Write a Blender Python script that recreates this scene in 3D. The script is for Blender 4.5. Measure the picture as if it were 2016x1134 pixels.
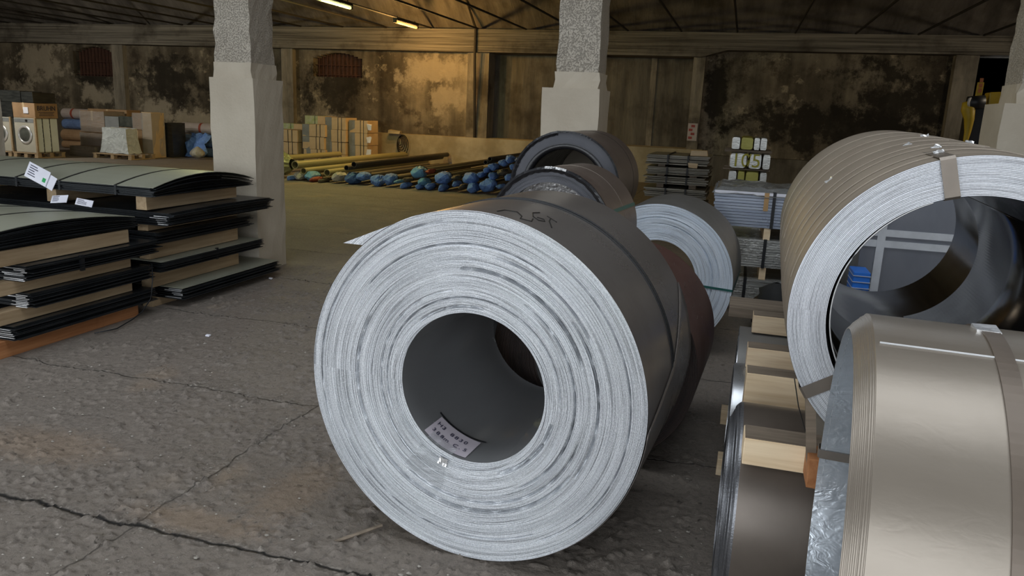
import bpy, bmesh, math, random
import numpy as np
from mathutils import Vector, Matrix
random.seed(7); rng = np.random.default_rng(7)
for o in list(bpy.data.objects): bpy.data.objects.remove(o)
SC = bpy.context.scene; COL = SC.collection
PI = math.pi

# ------------------------------------------------------------------ camera
F_PX, PITCH, ROLL, YAW, CAM_H = 1510.1, .2247, .0435, .2792, 1.5
def cam_axes():
    cy, sy, cp, sp = math.cos(YAW), math.sin(YAW), math.cos(PITCH), math.sin(PITCH)
    f = Vector((-sy*cp, cy*cp, -sp)); r = Vector((cy, sy, 0)); u = r.cross(f)
    return (math.cos(ROLL)*r + math.sin(ROLL)*u, -math.sin(ROLL)*r + math.cos(ROLL)*u, f)
CR, CU, CF = cam_axes()
cd = bpy.data.cameras.new('camera'); cam = bpy.data.objects.new('camera', cd); COL.objects.link(cam)
cd.sensor_width = 36; cd.lens = F_PX/2016*36; cd.clip_start = .05; cd.clip_end = 200
mw = Matrix((CR, CU, -CF)).transposed().to_4x4(); mw.translation = (0, 0, CAM_H)
cam.matrix_world = mw; SC.camera = cam
def ray(x, y): return CF + CR*((x-1008)/F_PX) - CU*((y-567)/F_PX)
def at(x, y, Y):                       # point of the place at distance Y (world) seen at a photo pixel
    d = ray(x, y); return Vector((0, 0, CAM_H)) + d*(Y/d.y)
def flr(x, y, z=0):
    d = ray(x, y); return Vector((0, 0, CAM_H)) + d*((z-CAM_H)/d.z)

# ------------------------------------------------------------------ world, daylight, exposure
W = bpy.data.worlds.new('sky'); SC.world = W; W.use_nodes = True
bg = W.node_tree.nodes['Background']; bg.inputs[0].default_value = (.88, .94, 1, 1); bg.inputs[1].default_value = 3.3
SC.view_settings.view_transform = 'Standard'; SC.view_settings.look = 'None'
SC.view_settings.exposure = 0.0; SC.view_settings.gamma = 1; SC.view_settings.use_curve_mapping = False
DOOR = (-11, 2.8, 4.4, -1.6)          # open loading doorway behind the viewer: x0, x1, height, y
pl = bpy.data.lights.new('doorway_daylight', 'AREA'); pl.shape = 'RECTANGLE'
pl.size = DOOR[1]-DOOR[0]; pl.size_y = DOOR[2]; pl.cycles.is_portal = True
plo = bpy.data.objects.new('doorway_daylight', pl); COL.objects.link(plo)
SKY = (-6.0, 4.0, .8, 3.4)              # unseen opening added in the near vault to bring in overhead light
pl2 = bpy.data.lights.new('added_skylight_portal', 'AREA'); pl2.shape = 'RECTANGLE'; pl2.size = SKY[1]-SKY[0]; pl2.size_y = SKY[3]-SKY[2]; pl2.cycles.is_portal = True
plo2 = bpy.data.objects.new('added_skylight_portal', pl2); COL.objects.link(plo2); plo2.location = ((SKY[0]+SKY[1])/2, (SKY[2]+SKY[3])/2, 6.05)
plo.location = ((DOOR[0]+DOOR[1])/2, DOOR[3], DOOR[2]/2); plo.rotation_euler = (PI/2, 0, 0)

# ------------------------------------------------------------------ material helpers
class NT:
    def __init__(s, name):
        s.m = bpy.data.materials.new(name); s.m.use_nodes = True; s.t = s.m.node_tree
        s.b = s.t.nodes['Principled BSDF']; s._co = None
    def n(s, typ, **kw):
        x = s.t.nodes.new(typ)
        for k, v in kw.items(): setattr(x, k, v)
        return x
    def l(s, a, b): s.t.links.new(a, b)
    def put(s, sock, v):
        if isinstance(v, (int, float)): sock.default_value = v
        elif isinstance(v, (tuple, list)): sock.default_value = tuple(v) if len(sock.default_value) == len(v) else tuple(v)+(1,)
        else: s.l(v, sock)
    def co(s):
        if s._co is None: s._co = s.n('ShaderNodeTexCoord').outputs['Object']
        return s._co
    def mp(s, scale=(1, 1, 1), loc=(0, 0, 0), rot=(0, 0, 0), v=None):
        m = s.n('ShaderNodeMapping'); s.l(v or s.co(), m.inputs[0])
        m.inputs['Scale'].default_value = scale; m.inputs['Location'].default_value = loc; m.inputs['Rotation'].default_value = rot
        return m.outputs[0]
    def noise(s, scale, detail=4, rough=.55, v=None, dist=0):
        x = s.n('ShaderNodeTexNoise'); s.l(v or s.co(), x.inputs['Vector'])
        x.inputs['Scale'].default_value = scale; x.inputs['Detail'].default_value = detail
        x.inputs['Roughness'].default_value = rough; x.inputs['Distortion'].default_value = dist
        return x.outputs[0]
    def voro(s, scale, feat='F1', v=None, out=0):
        x = s.n('ShaderNodeTexVoronoi', feature=feat); s.l(v or s.co(), x.inputs['Vector']); x.inputs['Scale'].default_value = scale
        return x.outputs[out]
    def ramp(s, fac, stops, interp='LINEAR'):
        x = s.n('ShaderNodeValToRGB'); e = x.color_ramp.elements; x.color_ramp.interpolation = interp
        while len(e) < len(stops): e.new(.5)
        for i, (p, c) in enumerate(stops):
            e[i].position = p; e[i].color = (c, c, c, 1) if isinstance(c, (int, float)) else tuple(c)+(1,)
        s.l(fac, x.inputs[0]); return x.outputs[0]
    def math(s, op, a, b=0., clamp=False):
        x = s.n('ShaderNodeMath', operation=op, use_clamp=clamp); s.put(x.inputs[0], a); s.put(x.inputs[1], b); return x.outputs[0]
    def mix(s, fac, a, b, mode='MIX'):
        x = s.n('ShaderNodeMix', data_type='RGBA', blend_type=mode); s.put(x.inputs[0], fac); s.put(x.inputs[6], a); s.put(x.inputs[7], b); return x.outputs[2]
    def sep(s, v=None):
        x = s.n('ShaderNodeSeparateXYZ'); s.l(v or s.co(), x.inputs[0]); return x.outputs
    def comb(s, x, y, z):
        c = s.n('ShaderNodeCombineXYZ'); s.put(c.inputs[0], x); s.put(c.inputs[1], y); s.put(c.inputs[2], z); return c.outputs[0]
    def bump(s, h, strength=.3, dist=.01):
        x = s.n('ShaderNodeBump'); x.inputs['Strength'].default_value = strength; x.inputs['Distance'].default_value = dist
        s.l(h, x.inputs['Height']); s.l(x.outputs[0], s.b.inputs['Normal'])
    def fin(s, col=None, rough=None, metal=None, spec=None):
        if col is not None: s.put(s.b.inputs['Base Color'], col)
        if rough is not None: s.put(s.b.inputs['Roughness'], rough)
        if metal is not None: s.put(s.b.inputs['Metallic'], metal)
        if spec is not None: s.put(s.b.inputs['Specular IOR Level'], spec)
        return s.m
def mottled(name, a, b, scale=6, rough=.6, metal=0, bs=.2, bd=.004, bscale=None, stretch=(1, 1, 1), detail=5, lo=.35, hi=.65, spec=.4):
    t = NT(name); v = t.mp(stretch) if stretch != (1, 1, 1) else t.co()
    f = t.ramp(t.noise(scale, detail, v=v), [(lo, 0), (hi, 1)])
    if bs: t.bump(t.noise(bscale or scale*4, 4, v=v), bs, bd)
    return t.fin(t.mix(f, a, b), rough, metal, spec)
def plain(name, c, rough=.6, metal=0, spec=.4):
    return mottled(name, tuple(x*.9 for x in c), tuple(min(1, x*1.1) for x in c), 9, rough, metal, .08, .002, spec=spec)
def emis(name, c, s):
    t = NT(name); t.b.inputs['Emission Color'].default_value = tuple(c)+(1,); t.b.inputs['Emission Strength'].default_value = s
    return t.fin(c, .5)

# ------------------------------------------------------------------ object helpers
def obj(name, v, f, mat, parent=None, smooth=False, loc=None, rotz=0):
    me = bpy.data.meshes.new(name); me.from_pydata([tuple(map(float, p)) for p in v] if not isinstance(v, np.ndarray) else v.tolist(), [], f if isinstance(f, list) else f.tolist())
    if mat: me.materials.append(mat)
    if smooth: me.polygons.foreach_set('use_smooth', [True]*len(me.polygons))
    o = bpy.data.objects.new(name, me); COL.objects.link(o)
    if parent: o.parent = parent
    if loc is not None: o.location = loc
    o.rotation_euler.z = rotz
    return o
def tag(o, label=None, cat=None, group=None, kind=None):
    if label: o['label'] = label
    if cat: o['category'] = cat
    if group: o['group'] = group
    if kind: o['kind'] = kind
    return o
def thing(name, label, cat, loc=(0, 0, 0), rotz=0, group=None, kind=None):
    o = bpy.data.objects.new(name, None); COL.objects.link(o); o.empty_display_size = .1
    o.location = loc; o.rotation_euler.z = rotz
    return tag(o, label, cat, group, kind)
class MB:
    def __init__(s): s.v = []; s.f = []
    def add(s, v, f):
        n = len(s.v); s.v += [tuple(p) for p in v]; s.f += [tuple(i+n for i in q) for q in f]; return s
    def box(s, a, b, jit=0, bev=0):
        (x0, y0, z0), (x1, y1, z1) = a, b
        v = [(x, y, z) for z in (z0, z1) for y in (y0, y1) for x in (x0, x1)]
        if jit: v = [tuple(c+random.uniform(-jit, jit) for c in p) for p in v]
        if bev:
            bm = bmesh.new(); vs = [bm.verts.new(p) for p in v]
            for q in [(0, 2, 3, 1), (4, 5, 7, 6), (0, 1, 5, 4), (2, 6, 7, 3), (0, 4, 6, 2), (1, 3, 7, 5)]: bm.faces.new([vs[i] for i in q])
            bmesh.ops.bevel(bm, geom=bm.edges[:], offset=bev, segments=2, affect='EDGES', profile=.6)
            bm.verts.index_update(); s.add([p.co[:] for p in bm.verts], [[p.index for p in q.verts] for q in bm.faces]); bm.free(); return s
        return s.add(v, [(0, 2, 3, 1), (4, 5, 7, 6), (0, 1, 5, 4), (2, 6, 7, 3), (0, 4, 6, 2), (1, 3, 7, 5)])
    def tube(s, pts, r, seg=8, cap=True):
        pts = [Vector(p) for p in pts]; rings = []
        for i, p in enumerate(pts):
            d = (pts[min(i+1, len(pts)-1)]-pts[max(i-1, 0)]).normalized()
            a = d.cross(Vector((0, 0, 1)) if abs(d.z) < .9 else Vector((1, 0, 0))).normalized(); b = d.cross(a)
            rr = r[i] if isinstance(r, (list, tuple)) else r
            rings.append([p + a*rr*math.cos(2*PI*k/seg) + b*rr*math.sin(2*PI*k/seg) for k in range(seg)])
        v = [q for R in rings for q in R]
        f = [(i*seg+k, i*seg+(k+1) % seg, (i+1)*seg+(k+1) % seg, (i+1)*seg+k) for i in range(len(pts)-1) for k in range(seg)]
        if cap: f += [tuple(range(seg))[::-1], tuple((len(pts)-1)*seg+k for k in range(seg))]
        return s.add(v, f)
    def build(s, name, mat, parent=None, smooth=False, **k): return obj(name, s.v, s.f, mat, parent, smooth, **k)
def box(name, a, b, mat, parent=None, jit=0, bev=0, **k): return MB().box(a, b, jit, bev).build(name, mat, parent, **k)
def lathe(prof, seg=96, zc=0, a0=0, a1=2*PI, fn=None):
    """profile [(s, r)] about the local Y axis raised to zc; fn(s, r, angle) may bend it"""
    full = abs(a1-a0-2*PI) < 1e-6; n = seg if full else seg+1
    ang = a0+(a1-a0)*np.arange(n)/seg
    P = np.array(prof, float); S = np.repeat(P[:, 0:1], n, 1); R = np.repeat(P[:, 1:2], n, 1); A = np.repeat(ang[None], len(P), 0)
    if fn: S, R = fn(S, R, A)
    V = np.stack([R*np.cos(A), S, zc+R*np.sin(A)], -1).reshape(-1, 3)
    i, k = np.meshgrid(np.arange(len(P)-1), np.arange(seg), indexing='ij'); k2 = (k+1) % n
    Fq = np.stack([i*n+k, i*n+k2, (i+1)*n+k2, (i+1)*n+k], -1).reshape(-1, 4)
    return V, Fq
def text_mesh(name, body, size, mat, parent, mtx, extrude=.001):
    c = bpy.data.curves.new(name, 'FONT'); c.body = body; c.size = size; c.extrude = extrude; c.align_x = 'CENTER'; c.align_y = 'CENTER'
    o = bpy.data.objects.new(name+'_tmp', c); COL.objects.link(o)
    bpy.context.view_layer.update()
    me = bpy.data.meshes.new_from_object(o.evaluated_get(bpy.context.evaluated_depsgraph_get()))
    bpy.data.objects.remove(o); me.materials.clear(); me.materials.append(mat); me.transform(mtx)
    r = bpy.data.objects.new(name, me); COL.objects.link(r); r.parent = parent
    return r

# ------------------------------------------------------------------ materials
def floor_mat():
    t = NT('worn_concrete_floor'); c = t.co()
    big = t.noise(.55, 6); mid = t.noise(3.2, 8, .65); fine = t.noise(38, 10, .75); grit = t.noise(140, 4, .7); lump = t.noise(27, 10, .74)
    def wobble(v, sc, amp):
        w = t.n('ShaderNodeTexNoise'); t.l(c, w.inputs['Vector']); w.inputs['Scale'].default_value = sc; w.inputs['Detail'].default_value = 8
        o = t.n('ShaderNodeVectorMath', operation='MULTIPLY_ADD'); t.l(w.outputs[1], o.inputs[0]); o.inputs[1].default_value = (amp,)*3; t.l(v, o.inputs[2]); return o.outputs[0]
    v = wobble(wobble(c, 1.6, .5), 11, .07); vj = t.sep(wobble(wobble(c, 1.3, .16), 9, .05))
    x_, y_ = vj[0], vj[1]
    jd = t.math('MULTIPLY', t.math('ABSOLUTE', t.math('SUBTRACT', t.math('FRACT', t.math('ADD', t.math('MULTIPLY', t.math('SUBTRACT', y_, 2.14), 1/1.235), .5)), .5)), 1.235)
    xd = t.math('ABSOLUTE', t.math('ADD', x_, 1.85))
    one = t.math('ABSOLUTE', t.math('SUBTRACT', y_, 2.14))
    e2 = t.voro(1.15, 'DISTANCE_TO_EDGE', v)
    brk = t.ramp(mid, [(.40, 0), (.58, 1)])
    cr1 = t.math('MULTIPLY', t.ramp(one, [(0, .06), (.003, .15), (.009, 1)]), t.ramp(jd, [(0, .45), (.003, .6), (.006, 1)]))
    cr1 = t.math('MULTIPLY', cr1, t.ramp(xd, [(0, .5), (.002, .6), (.005, 1)]))
    rag = t.ramp(fine, [(.46, 0), (.56, 1)])
    lip = t.math('MULTIPLY', t.math('MAXIMUM', t.ramp(one, [(.006, 0), (.012, 1), (.035, 0)]), t.math('MULTIPLY', t.math('MAXIMUM', t.ramp(jd, [(.003, 0), (.008, 1), (.035, 0)]), t.ramp(xd, [(.003, 0), (.008, 1), (.03, 0)])), brk)), rag)
    lip2 = t.math('MULTIPLY', t.math('MULTIPLY', t.ramp(e2, [(.001, 0), (.006, 1), (.03, 0)]), brk), rag)
    col = t.mix(t.ramp(big, [(.3, 0), (.7, 1)]), (.195, .164, .137), (.275, .237, .20))
    col = t.mix(t.ramp(mid, [(.3, 0), (.75, 1)]), col, (.235, .20, .169))
    col = t.mix(t.math('MULTIPLY', t.ramp(fine, [(.36, 1), (.50, 0)]), .6), col, (.11, .094, .079))
    col = t.mix(t.math('MULTIPLY', t.ramp(lump, [(.57, 0), (.70, 1)]), .55), col, (.40, .35, .30))
    col = t.mix(t.math('MULTIPLY', t.ramp(lump, [(.32, 1), (.44, 0)]), .45), col, (.14, .12, .10))
    col = t.mix(t.math('MULTIPLY', t.ramp(t.noise(.9, 5, v=t.mp((1, .6, 1), (3.3, 1.2, 0))), [(.58, 0), (.68, 1)]), .5), col, (.40, .285, .18))
    col = t.mix(t.math('MULTIPLY', lip, .6), col, (.46, .41, .355)); col = t.mix(t.math('MULTIPLY', lip2, .55), col, (.44, .39, .335))
    col = t.mix(1, col, cr1, 'MULTIPLY')
    for (cx, cy, rx, ry) in ((-2.80, 2.42, .45, .20), (-1.56, 2.45, .16, .34), (-1.75, 2.12, .35, .10)):     # rusty stains
        dx = t.math('MULTIPLY', t.math('SUBTRACT', t.sep()[0], cx), 1/rx); dy = t.math('MULTIPLY', t.math('SUBTRACT', t.sep()[1], cy), 1/ry)
        d = t.math('ADD', t.math('SQRT', t.math('ADD', t.math('MULTIPLY', dx, dx), t.math('MULTIPLY', dy, dy))), t.math('MULTIPLY', t.math('SUBTRACT', lump, .5), 1.6))
        col = t.mix(t.ramp(d, [(.4, .32), (1.1, 0)]), col, (.33, .22, .13))
    h = t.math('ADD', t.math('MULTIPLY', fine, .55), t.math('MULTIPLY', t.ramp(lump, [(.60, 0), (.74, 1)]), .8))
    h = t.math('SUBTRACT', h, t.math('MULTIPLY', t.ramp(lump, [(.24, 1), (.36, 0)]), .35))
    for x, k in ((grit, .15), (cr1, 1.2), (lip, .12), (lip2, .1), (mid, .5)): h = t.math('ADD', h, t.math('MULTIPLY', x, k))
    t.bump(h, 1.0, .022)
    return t.fin(col, t.ramp(mid, [(.3, .6), (.7, .85)]), 0, .35)
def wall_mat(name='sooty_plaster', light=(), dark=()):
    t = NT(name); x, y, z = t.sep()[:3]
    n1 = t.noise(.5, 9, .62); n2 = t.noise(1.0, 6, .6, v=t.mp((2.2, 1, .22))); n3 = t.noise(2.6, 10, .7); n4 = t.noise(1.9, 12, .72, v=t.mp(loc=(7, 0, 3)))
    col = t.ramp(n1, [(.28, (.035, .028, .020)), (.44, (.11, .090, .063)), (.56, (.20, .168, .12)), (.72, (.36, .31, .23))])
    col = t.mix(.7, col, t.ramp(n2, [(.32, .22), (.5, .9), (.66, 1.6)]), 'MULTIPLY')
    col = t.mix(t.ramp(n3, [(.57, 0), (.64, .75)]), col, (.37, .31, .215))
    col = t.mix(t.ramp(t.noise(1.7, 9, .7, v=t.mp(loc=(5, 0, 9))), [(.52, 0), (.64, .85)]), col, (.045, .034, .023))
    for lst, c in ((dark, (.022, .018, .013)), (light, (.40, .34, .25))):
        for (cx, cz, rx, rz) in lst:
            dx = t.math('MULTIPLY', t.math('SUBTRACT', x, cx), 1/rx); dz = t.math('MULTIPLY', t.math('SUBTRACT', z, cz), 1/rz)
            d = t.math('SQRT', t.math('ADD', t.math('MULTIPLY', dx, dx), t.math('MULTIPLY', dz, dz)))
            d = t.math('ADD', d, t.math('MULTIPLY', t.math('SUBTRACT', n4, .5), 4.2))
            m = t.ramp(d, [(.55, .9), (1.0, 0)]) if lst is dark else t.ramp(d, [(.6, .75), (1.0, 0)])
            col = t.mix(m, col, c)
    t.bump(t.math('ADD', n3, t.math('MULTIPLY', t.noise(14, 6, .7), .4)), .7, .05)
    return t.fin(col, .9, 0, .2)
def board_concrete(name, a, b, axis_stretch=(.25, 3, 14)):
    t = NT(name); g = t.noise(1.6, 8, .65, v=t.mp(axis_stretch)); st = t.noise(1.1, 6, .6)
    col = t.mix(t.ramp(g, [(.35, 0), (.62, 1)]), a, b)
    col = t.mix(t.ramp(st, [(.5, 0), (.68, .8)]), col, (.05, .04, .03))
    t.bump(g, 1., .05); return t.fin(col, .9, 0, .2)
def pitted(name, a, b, pit=18, strength=1.0):
    t = NT(name); n = t.noise(pit, 4, .6); big = t.noise(1.6, 6)
    p = t.ramp(n, [(.38, 0), (.5, 1)])
    col = t.mix(t.ramp(big, [(.35, 0), (.65, 1)]), a, b)
    col = t.mix(t.ramp(n, [(.36, .5), (.44, 0)]), col, tuple(x*.5 for x in a))
    t.bump(p, strength, .02); return t.fin(col, .9, 0, .25)
def edge_mat(name, zc, a, b, dark, fq=260, metal=.35, rough=.42, speck=.5):
    """edges of wound strip: fine concentric lines about the coil's axis"""
    t = NT(name); x, y, z = t.sep()[:3]; zz = t.math('SUBTRACT', z, zc)
    r = t.math('SQRT', t.math('ADD', t.math('MULTIPLY', x, x), t.math('MULTIPLY', zz, zz)))
    a2 = t.math('ARCTAN2', zz, x)
    v = t.comb(t.math('MULTIPLY', r, fq), t.math('MULTIPLY', a2, 1.1), 0)
    ln = t.noise(1, 3, .6, v=v); wide = t.noise(1, 2, .5, v=t.comb(t.math('MULTIPLY', r, fq*.12), t.math('MULTIPLY', a2, .6), 3))
    sp = t.noise(230, 2, .6)
    col = t.mix(t.ramp(wide, [(.35, 0), (.65, 1)]), a, b)
    col = t.mix(t.ramp(ln, [(.33, .85), (.50, 0)]), col, dark)
    col = t.mix(t.math('MULTIPLY', t.ramp(sp, [(.36, 1), (.5, 0)]), speck), col, tuple(c*.45 for c in a))
    col = t.mix(t.math('MULTIPLY', t.ramp(sp, [(.56, 0), (.68, 1)]), speck), col, tuple(min(1, c*1.35) for c in b))
    t.bump(t.math('ADD', ln, t.math('MULTIPLY', sp, .5)), .5, .003)
    return t.fin(col, rough, metal, .5)
def sheet_steel(name, a, b, rough=(.25, .4), metal=.8, stretch=(1, .3, 1), scale=3, smudge=None, wave=0, dent=1.):
    t = NT(name); n = t.noise(scale, 6, .6, v=t.mp(stretch)); s = t.noise(scale*.6, 7, .65, v=t.mp(loc=(4, 2, 1)))
    col = t.mix(t.ramp(n, [(.35, 0), (.65, 1)]), a, b)
    if smudge: col = t.mix(t.ramp(s, [(.52, 0), (.64, .7)]), col, smudge)
    h = t.math('ADD', t.math('MULTIPLY', t.noise(70, 3), .05), t.math('MULTIPLY', t.noise(2.5, 2), dent))
    if wave: h = t.math('ADD', h, t.math('MULTIPLY', t.noise(22, 2, .5, v=t.mp((1, 1, 2.4)), dist=1.5), wave))
    t.bump(h, .25, .008)
    return t.fin(col, t.ramp(s, [(.3, rough[0]), (.7, rough[1])]), metal, .5)
def wood_mat(name, a, b, ax=0, sc=1):
    st = [22, 22, 22]; st[ax] = 1.2
    t = NT(name); n = t.noise(1.6*sc, 5, .6, v=t.mp(tuple(st)), dist=.4); k = t.noise(5, 4)
    col = t.mix(t.ramp(n, [(.35, 0), (.65, 1)]), a, b); col = t.mix(t.ramp(k, [(.60, 0), (.72, .4)]), col, tuple(c*.6 for c in a))
    t.bump(n, .3, .002); return t.fin(col, .75, 0, .3)
M = {}
M['floor'] = floor_mat()
M['ledge'] = mottled('cream_limewash', (.30, .25, .16), (.46, .40, .29), 1.3, .9, 0, .5, .02, 9, lo=.4, hi=.6)
M['beam'] = board_concrete('board_marked_concrete', (.085, .075, .062), (.27, .245, .205), (.22, 3, 16))
M['pilaster'] = board_concrete('pilaster_concrete', (.15, .132, .105), (.29, .255, .20), (3, 3, .5))
M['panel'] = board_concrete('infill_panel', (.085, .076, .062), (.17, .152, .122), (2.2, 1, .35))
M['vault'] = board_concrete('sooty_vault', (.075, .066, .058), (.17, .152, .132), (1.5, .3, .3))
M['plinth'] = mottled('plinth_concrete', (.43, .375, .295), (.52, .465, .375), 1.8, .9, 0, .35, .01, 40, spec=.25)
M['shaft'] = pitted('hammered_concrete', (.40, .355, .29), (.50, .455, .385), 85, .7)
M['rust'] = mottled('rusted_iron', (.05, .022, .014), (.085, .036, .022), 8, .85)
M['iron'] = plain('dark_iron', (.014, .012, .010), .7, .0)
M['black'] = plain('black_band', (.012, .013, .015), .45)
M['tape_taupe'] = plain('taupe_steel_band', (.22, .19, .16), .4, .6)
M['wood'] = wood_mat('pale_sawn_timber', (.70, .52, .32), (.86, .69, .47), 0)
M['woody'] = wood_mat('timber_along', (.30, .21, .12), (.42, .31, .19), 1)
M['wood_old'] = wood_mat('weathered_timber', (.15, .118, .088), (.25, .20, .15), 0)
M['wood_orange'] = wood_mat('orange_timber', (.28, .11, .04), (.42, .19, .08), 1)
M['paper'] = mottled('label_paper', (.66, .66, .74), (.78, .78, .84), 5, .7, 0, .05)
M['ink'] = plain('ink', (.03, .03, .06), .8)
M['green'] = plain('green_print', (.03, .35, .10), .7)
M['card'] = mottled('corrugated_cardboard', (.27, .165, .085), (.37, .235, .13), 3, .8)
M['cardlight'] = mottled('light_cardboard', (.46, .33, .19), (.56, .42, .26), 3, .8)
M['foil'] = sheet_steel('crumpled_foil', (.7, .7, .7), (.88, .88, .88), (.15, .3), .6, scale=8, wave=1.2)
def film_mat():
    t = NT('stretch_film'); n = t.noise(5, 5, .6, v=t.mp((1, 1, 7)), dist=2)
    t.bump(n, 1., .05); t.b.inputs['Alpha'].default_value = .32
    return t.fin((.75, .78, .8), .12, 0, .6)
M['film'] = film_mat()

# ------------------------------------------------------------------ the hall
YW = 19.0; X0, X1 = -25.0, 15.0; YD = DOOR[3]
def wx(x, y=110): return at(x, y, YW).x
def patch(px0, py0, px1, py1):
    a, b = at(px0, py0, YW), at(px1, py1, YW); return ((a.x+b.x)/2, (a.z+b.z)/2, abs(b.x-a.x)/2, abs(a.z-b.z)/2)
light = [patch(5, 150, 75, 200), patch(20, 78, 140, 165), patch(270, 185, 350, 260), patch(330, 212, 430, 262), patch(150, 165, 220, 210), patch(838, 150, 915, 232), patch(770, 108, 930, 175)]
dark = [patch(140, 90, 240, 185), patch(255, 110, 420, 225), patch(590, 115, 730, 230), patch(1385, 190, 1900, 320), patch(1385, 110, 1430, 300), patch(1640, 110, 1900, 300)]  # soot patches; low in the right bay shade is put into the colour too
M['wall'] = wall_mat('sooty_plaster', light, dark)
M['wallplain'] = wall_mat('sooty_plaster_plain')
def vnoise(x, y, sc, seed):
    g = np.random.default_rng(seed).random((257, 257)); u, v = x*sc, y*sc; i, j = np.floor(u).astype(int), np.floor(v).astype(int); fu, fv = u-i, v-j
    fu = fu*fu*(3-2*fu); fv = fv*fv*(3-2*fv); i0, i1, j0, j1 = i % 256, (i+1) % 256, j % 256, (j+1) % 256
    return (g[i0, j0]*(1-fu)+g[i1, j0]*fu)*(1-fv)+(g[i0, j1]*(1-fu)+g[i1, j1]*fu)*fv
gx = np.arange(-3.95, .06, .009); gy = [1.15]
while gy[-1] < 6.4: gy.append(gy[-1]+.0075*max(1, (gy[-1]/2.2)**1.3))
gy = np.array(gy); GX, GY = np.meshgrid(gx, gy, indexing='ij')
lumps = np.clip(.6*vnoise(GX, GY, 38, 1)+.4*vnoise(GX, GY, 80, 2)-.56, 0, 1)*np.clip((vnoise(GX, GY, 5, 3)*.6+vnoise(GX, GY, 11, 4)*.4-.34)*4, .15, 1)
pits = np.clip(.33-(.6*vnoise(GX, GY, 30, 5)+.4*vnoise(GX, GY, 65, 6)), 0, 1)
Z = .055*lumps-.045*pits+.003*(vnoise(GX, GY, 9, 7)-.5)+.0022*(vnoise(GX, GY, 45, 8)-.5)+.006*(vnoise(GX, GY, 2.2, 9)-.5)-.002
fade = np.clip(np.minimum.reduce([GX-gx[0], gx[-1]-GX, GY-gy[0], gy[-1]-GY])/.15, 0, 1); Z = Z*fade
V = np.stack([GX, GY, Z], -1).reshape(-1, 3).tolist(); n1, n2 = len(gx), len(gy)
ii, jj = np.meshgrid(np.arange(n1-1), np.arange(n2-1), indexing='ij'); Fq = np.stack([ii*n2+jj, (ii+1)*n2+jj, (ii+1)*n2+jj+1, ii*n2+jj+1], -1).reshape(-1, 4).tolist()
k = len(V); xa, xb, ya, yb = float(gx[0]), float(gx[-1]), float(gy[0]), float(gy[-1])
for (p, q, r, t_) in ((X0, -30, X1, ya), (X0, yb, X1, YW+3), (X0, ya, xa, yb), (xb, ya, X1, yb)):
    V += [(p, q, 0), (r, q, 0), (r, t_, 0), (p, t_, 0)]; Fq.append([k, k+1, k+2, k+3]); k += 4
fl = tag(obj('floor', V, Fq, M['floor'], None, True), 'rough cracked grey concrete floor of the hall', 'floor', kind='structure')
wall = thing('wall_back', 'stained sooty back wall with concrete beam and pilasters', 'wall', (0, 0, 0), kind='structure')
# wall sections: recess depth differs from bay to bay
bays = [(X0, wx(250), 0), (wx(250), wx(560), .0), (wx(560), wx(965), 0), (wx(965), wx(1368), .35), (wx(1390), wx(1880), .12), (wx(1925), X1, 2.6)]
arch = []
for px0, px1, pyt, pyb in ((147, 226, 92, 150), (617, 713, 104, 152)):
    a, b = at(px0, pyb, YW), at(px1, pyb, YW); arch.append((a.x, b.x, (a.z+b.z)/2, at((px0+px1)/2, pyt, YW).z))
for i, (a, b, d) in enumerate(bays):
    y = YW+d; mb = MB(); top = 3.6
    holes = [h for h in arch if a < h[0] and h[1] < b]
    xs = a
    for (h0, h1, z0, z1) in holes:
        mb.box((xs, y, 0), (h0, y+.3, top)); mb.box((h0, y, 0), (h1, y+.3, z0)); n = 12; rise = .16
        for k in range(n):                                   # the arched head, in thin voussoir-wide slices
            xa, xb = h0+(h1-h0)*k/n, h0+(h1-h0)*(k+1)/n; q = (k+.5)/n*2-1
            mb.box((xa, y, z1-rise*q*q), (xb, y+.3, top))
        xs = h1
    mb.box((xs, y, 0), (b, y+.3, top))
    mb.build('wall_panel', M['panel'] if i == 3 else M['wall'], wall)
for px0, px1, bot in ((228, 250, 0), (560, 582, 0), (925, 967, 0), (1368, 1390, .5), (1880, 1925, .5)):
    box('pilaster', (wx(px0), YW-.16, 0), (wx(px1), YW+.6, 3.1), M['pilaster'], wall, jit=.01)
zb, zt = 2.92, 3.46
box('ring_beam', (X0, YW-.32, zb), (wx(1383), YW+.4, zt), M['beam'], wall)
xa, xc = wx(1383), wx(1432)
MB().add([(xa, YW-.32, zb), (xc, YW-.32, zb+.16), (X1, YW-.32, zb+.16), (X1, YW-.32, zt), (xa, YW-.32, zt),
          (xa, YW+.4, zb), (xc, YW+.4, zb+.16), (X1, YW+.4, zb+.16), (X1, YW+.4, zt), (xa, YW+.4, zt)],
         [(0, 1, 2, 3, 4), (9, 8, 7, 6, 5), (0, 5, 6, 1), (1, 6, 7, 2), (4, 3, 8, 9), (2, 7, 8, 3), (0, 4, 9, 5)]).build('ring_beam', M['beam'], wall)
box('base_ledge', (wx(590), YW-.28, 0), (wx(1400), YW+.36, .84), M['ledge'], wall, jit=.01)
box('base_ledge', (wx(1395), YW-.2, 0), (wx(1880), YW+.2, .72), M['panel'], wall)
box('panel_seam', (-2.30, YW+.33, .84), (-2.16, YW+.36, zb), M['pilaster'], wall)
M['drain'] = plain('drain_pipe', (.035, .028, .02), .7)
MB().tube([(wx(944), YW-.2, .84), (wx(944), YW-.36, zb-.05), (wx(944), YW-.36, zt+.02), (wx(938), YW-.9, 4.1)], .035, 8).build('downpipe', M['drain'], wall)
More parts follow.
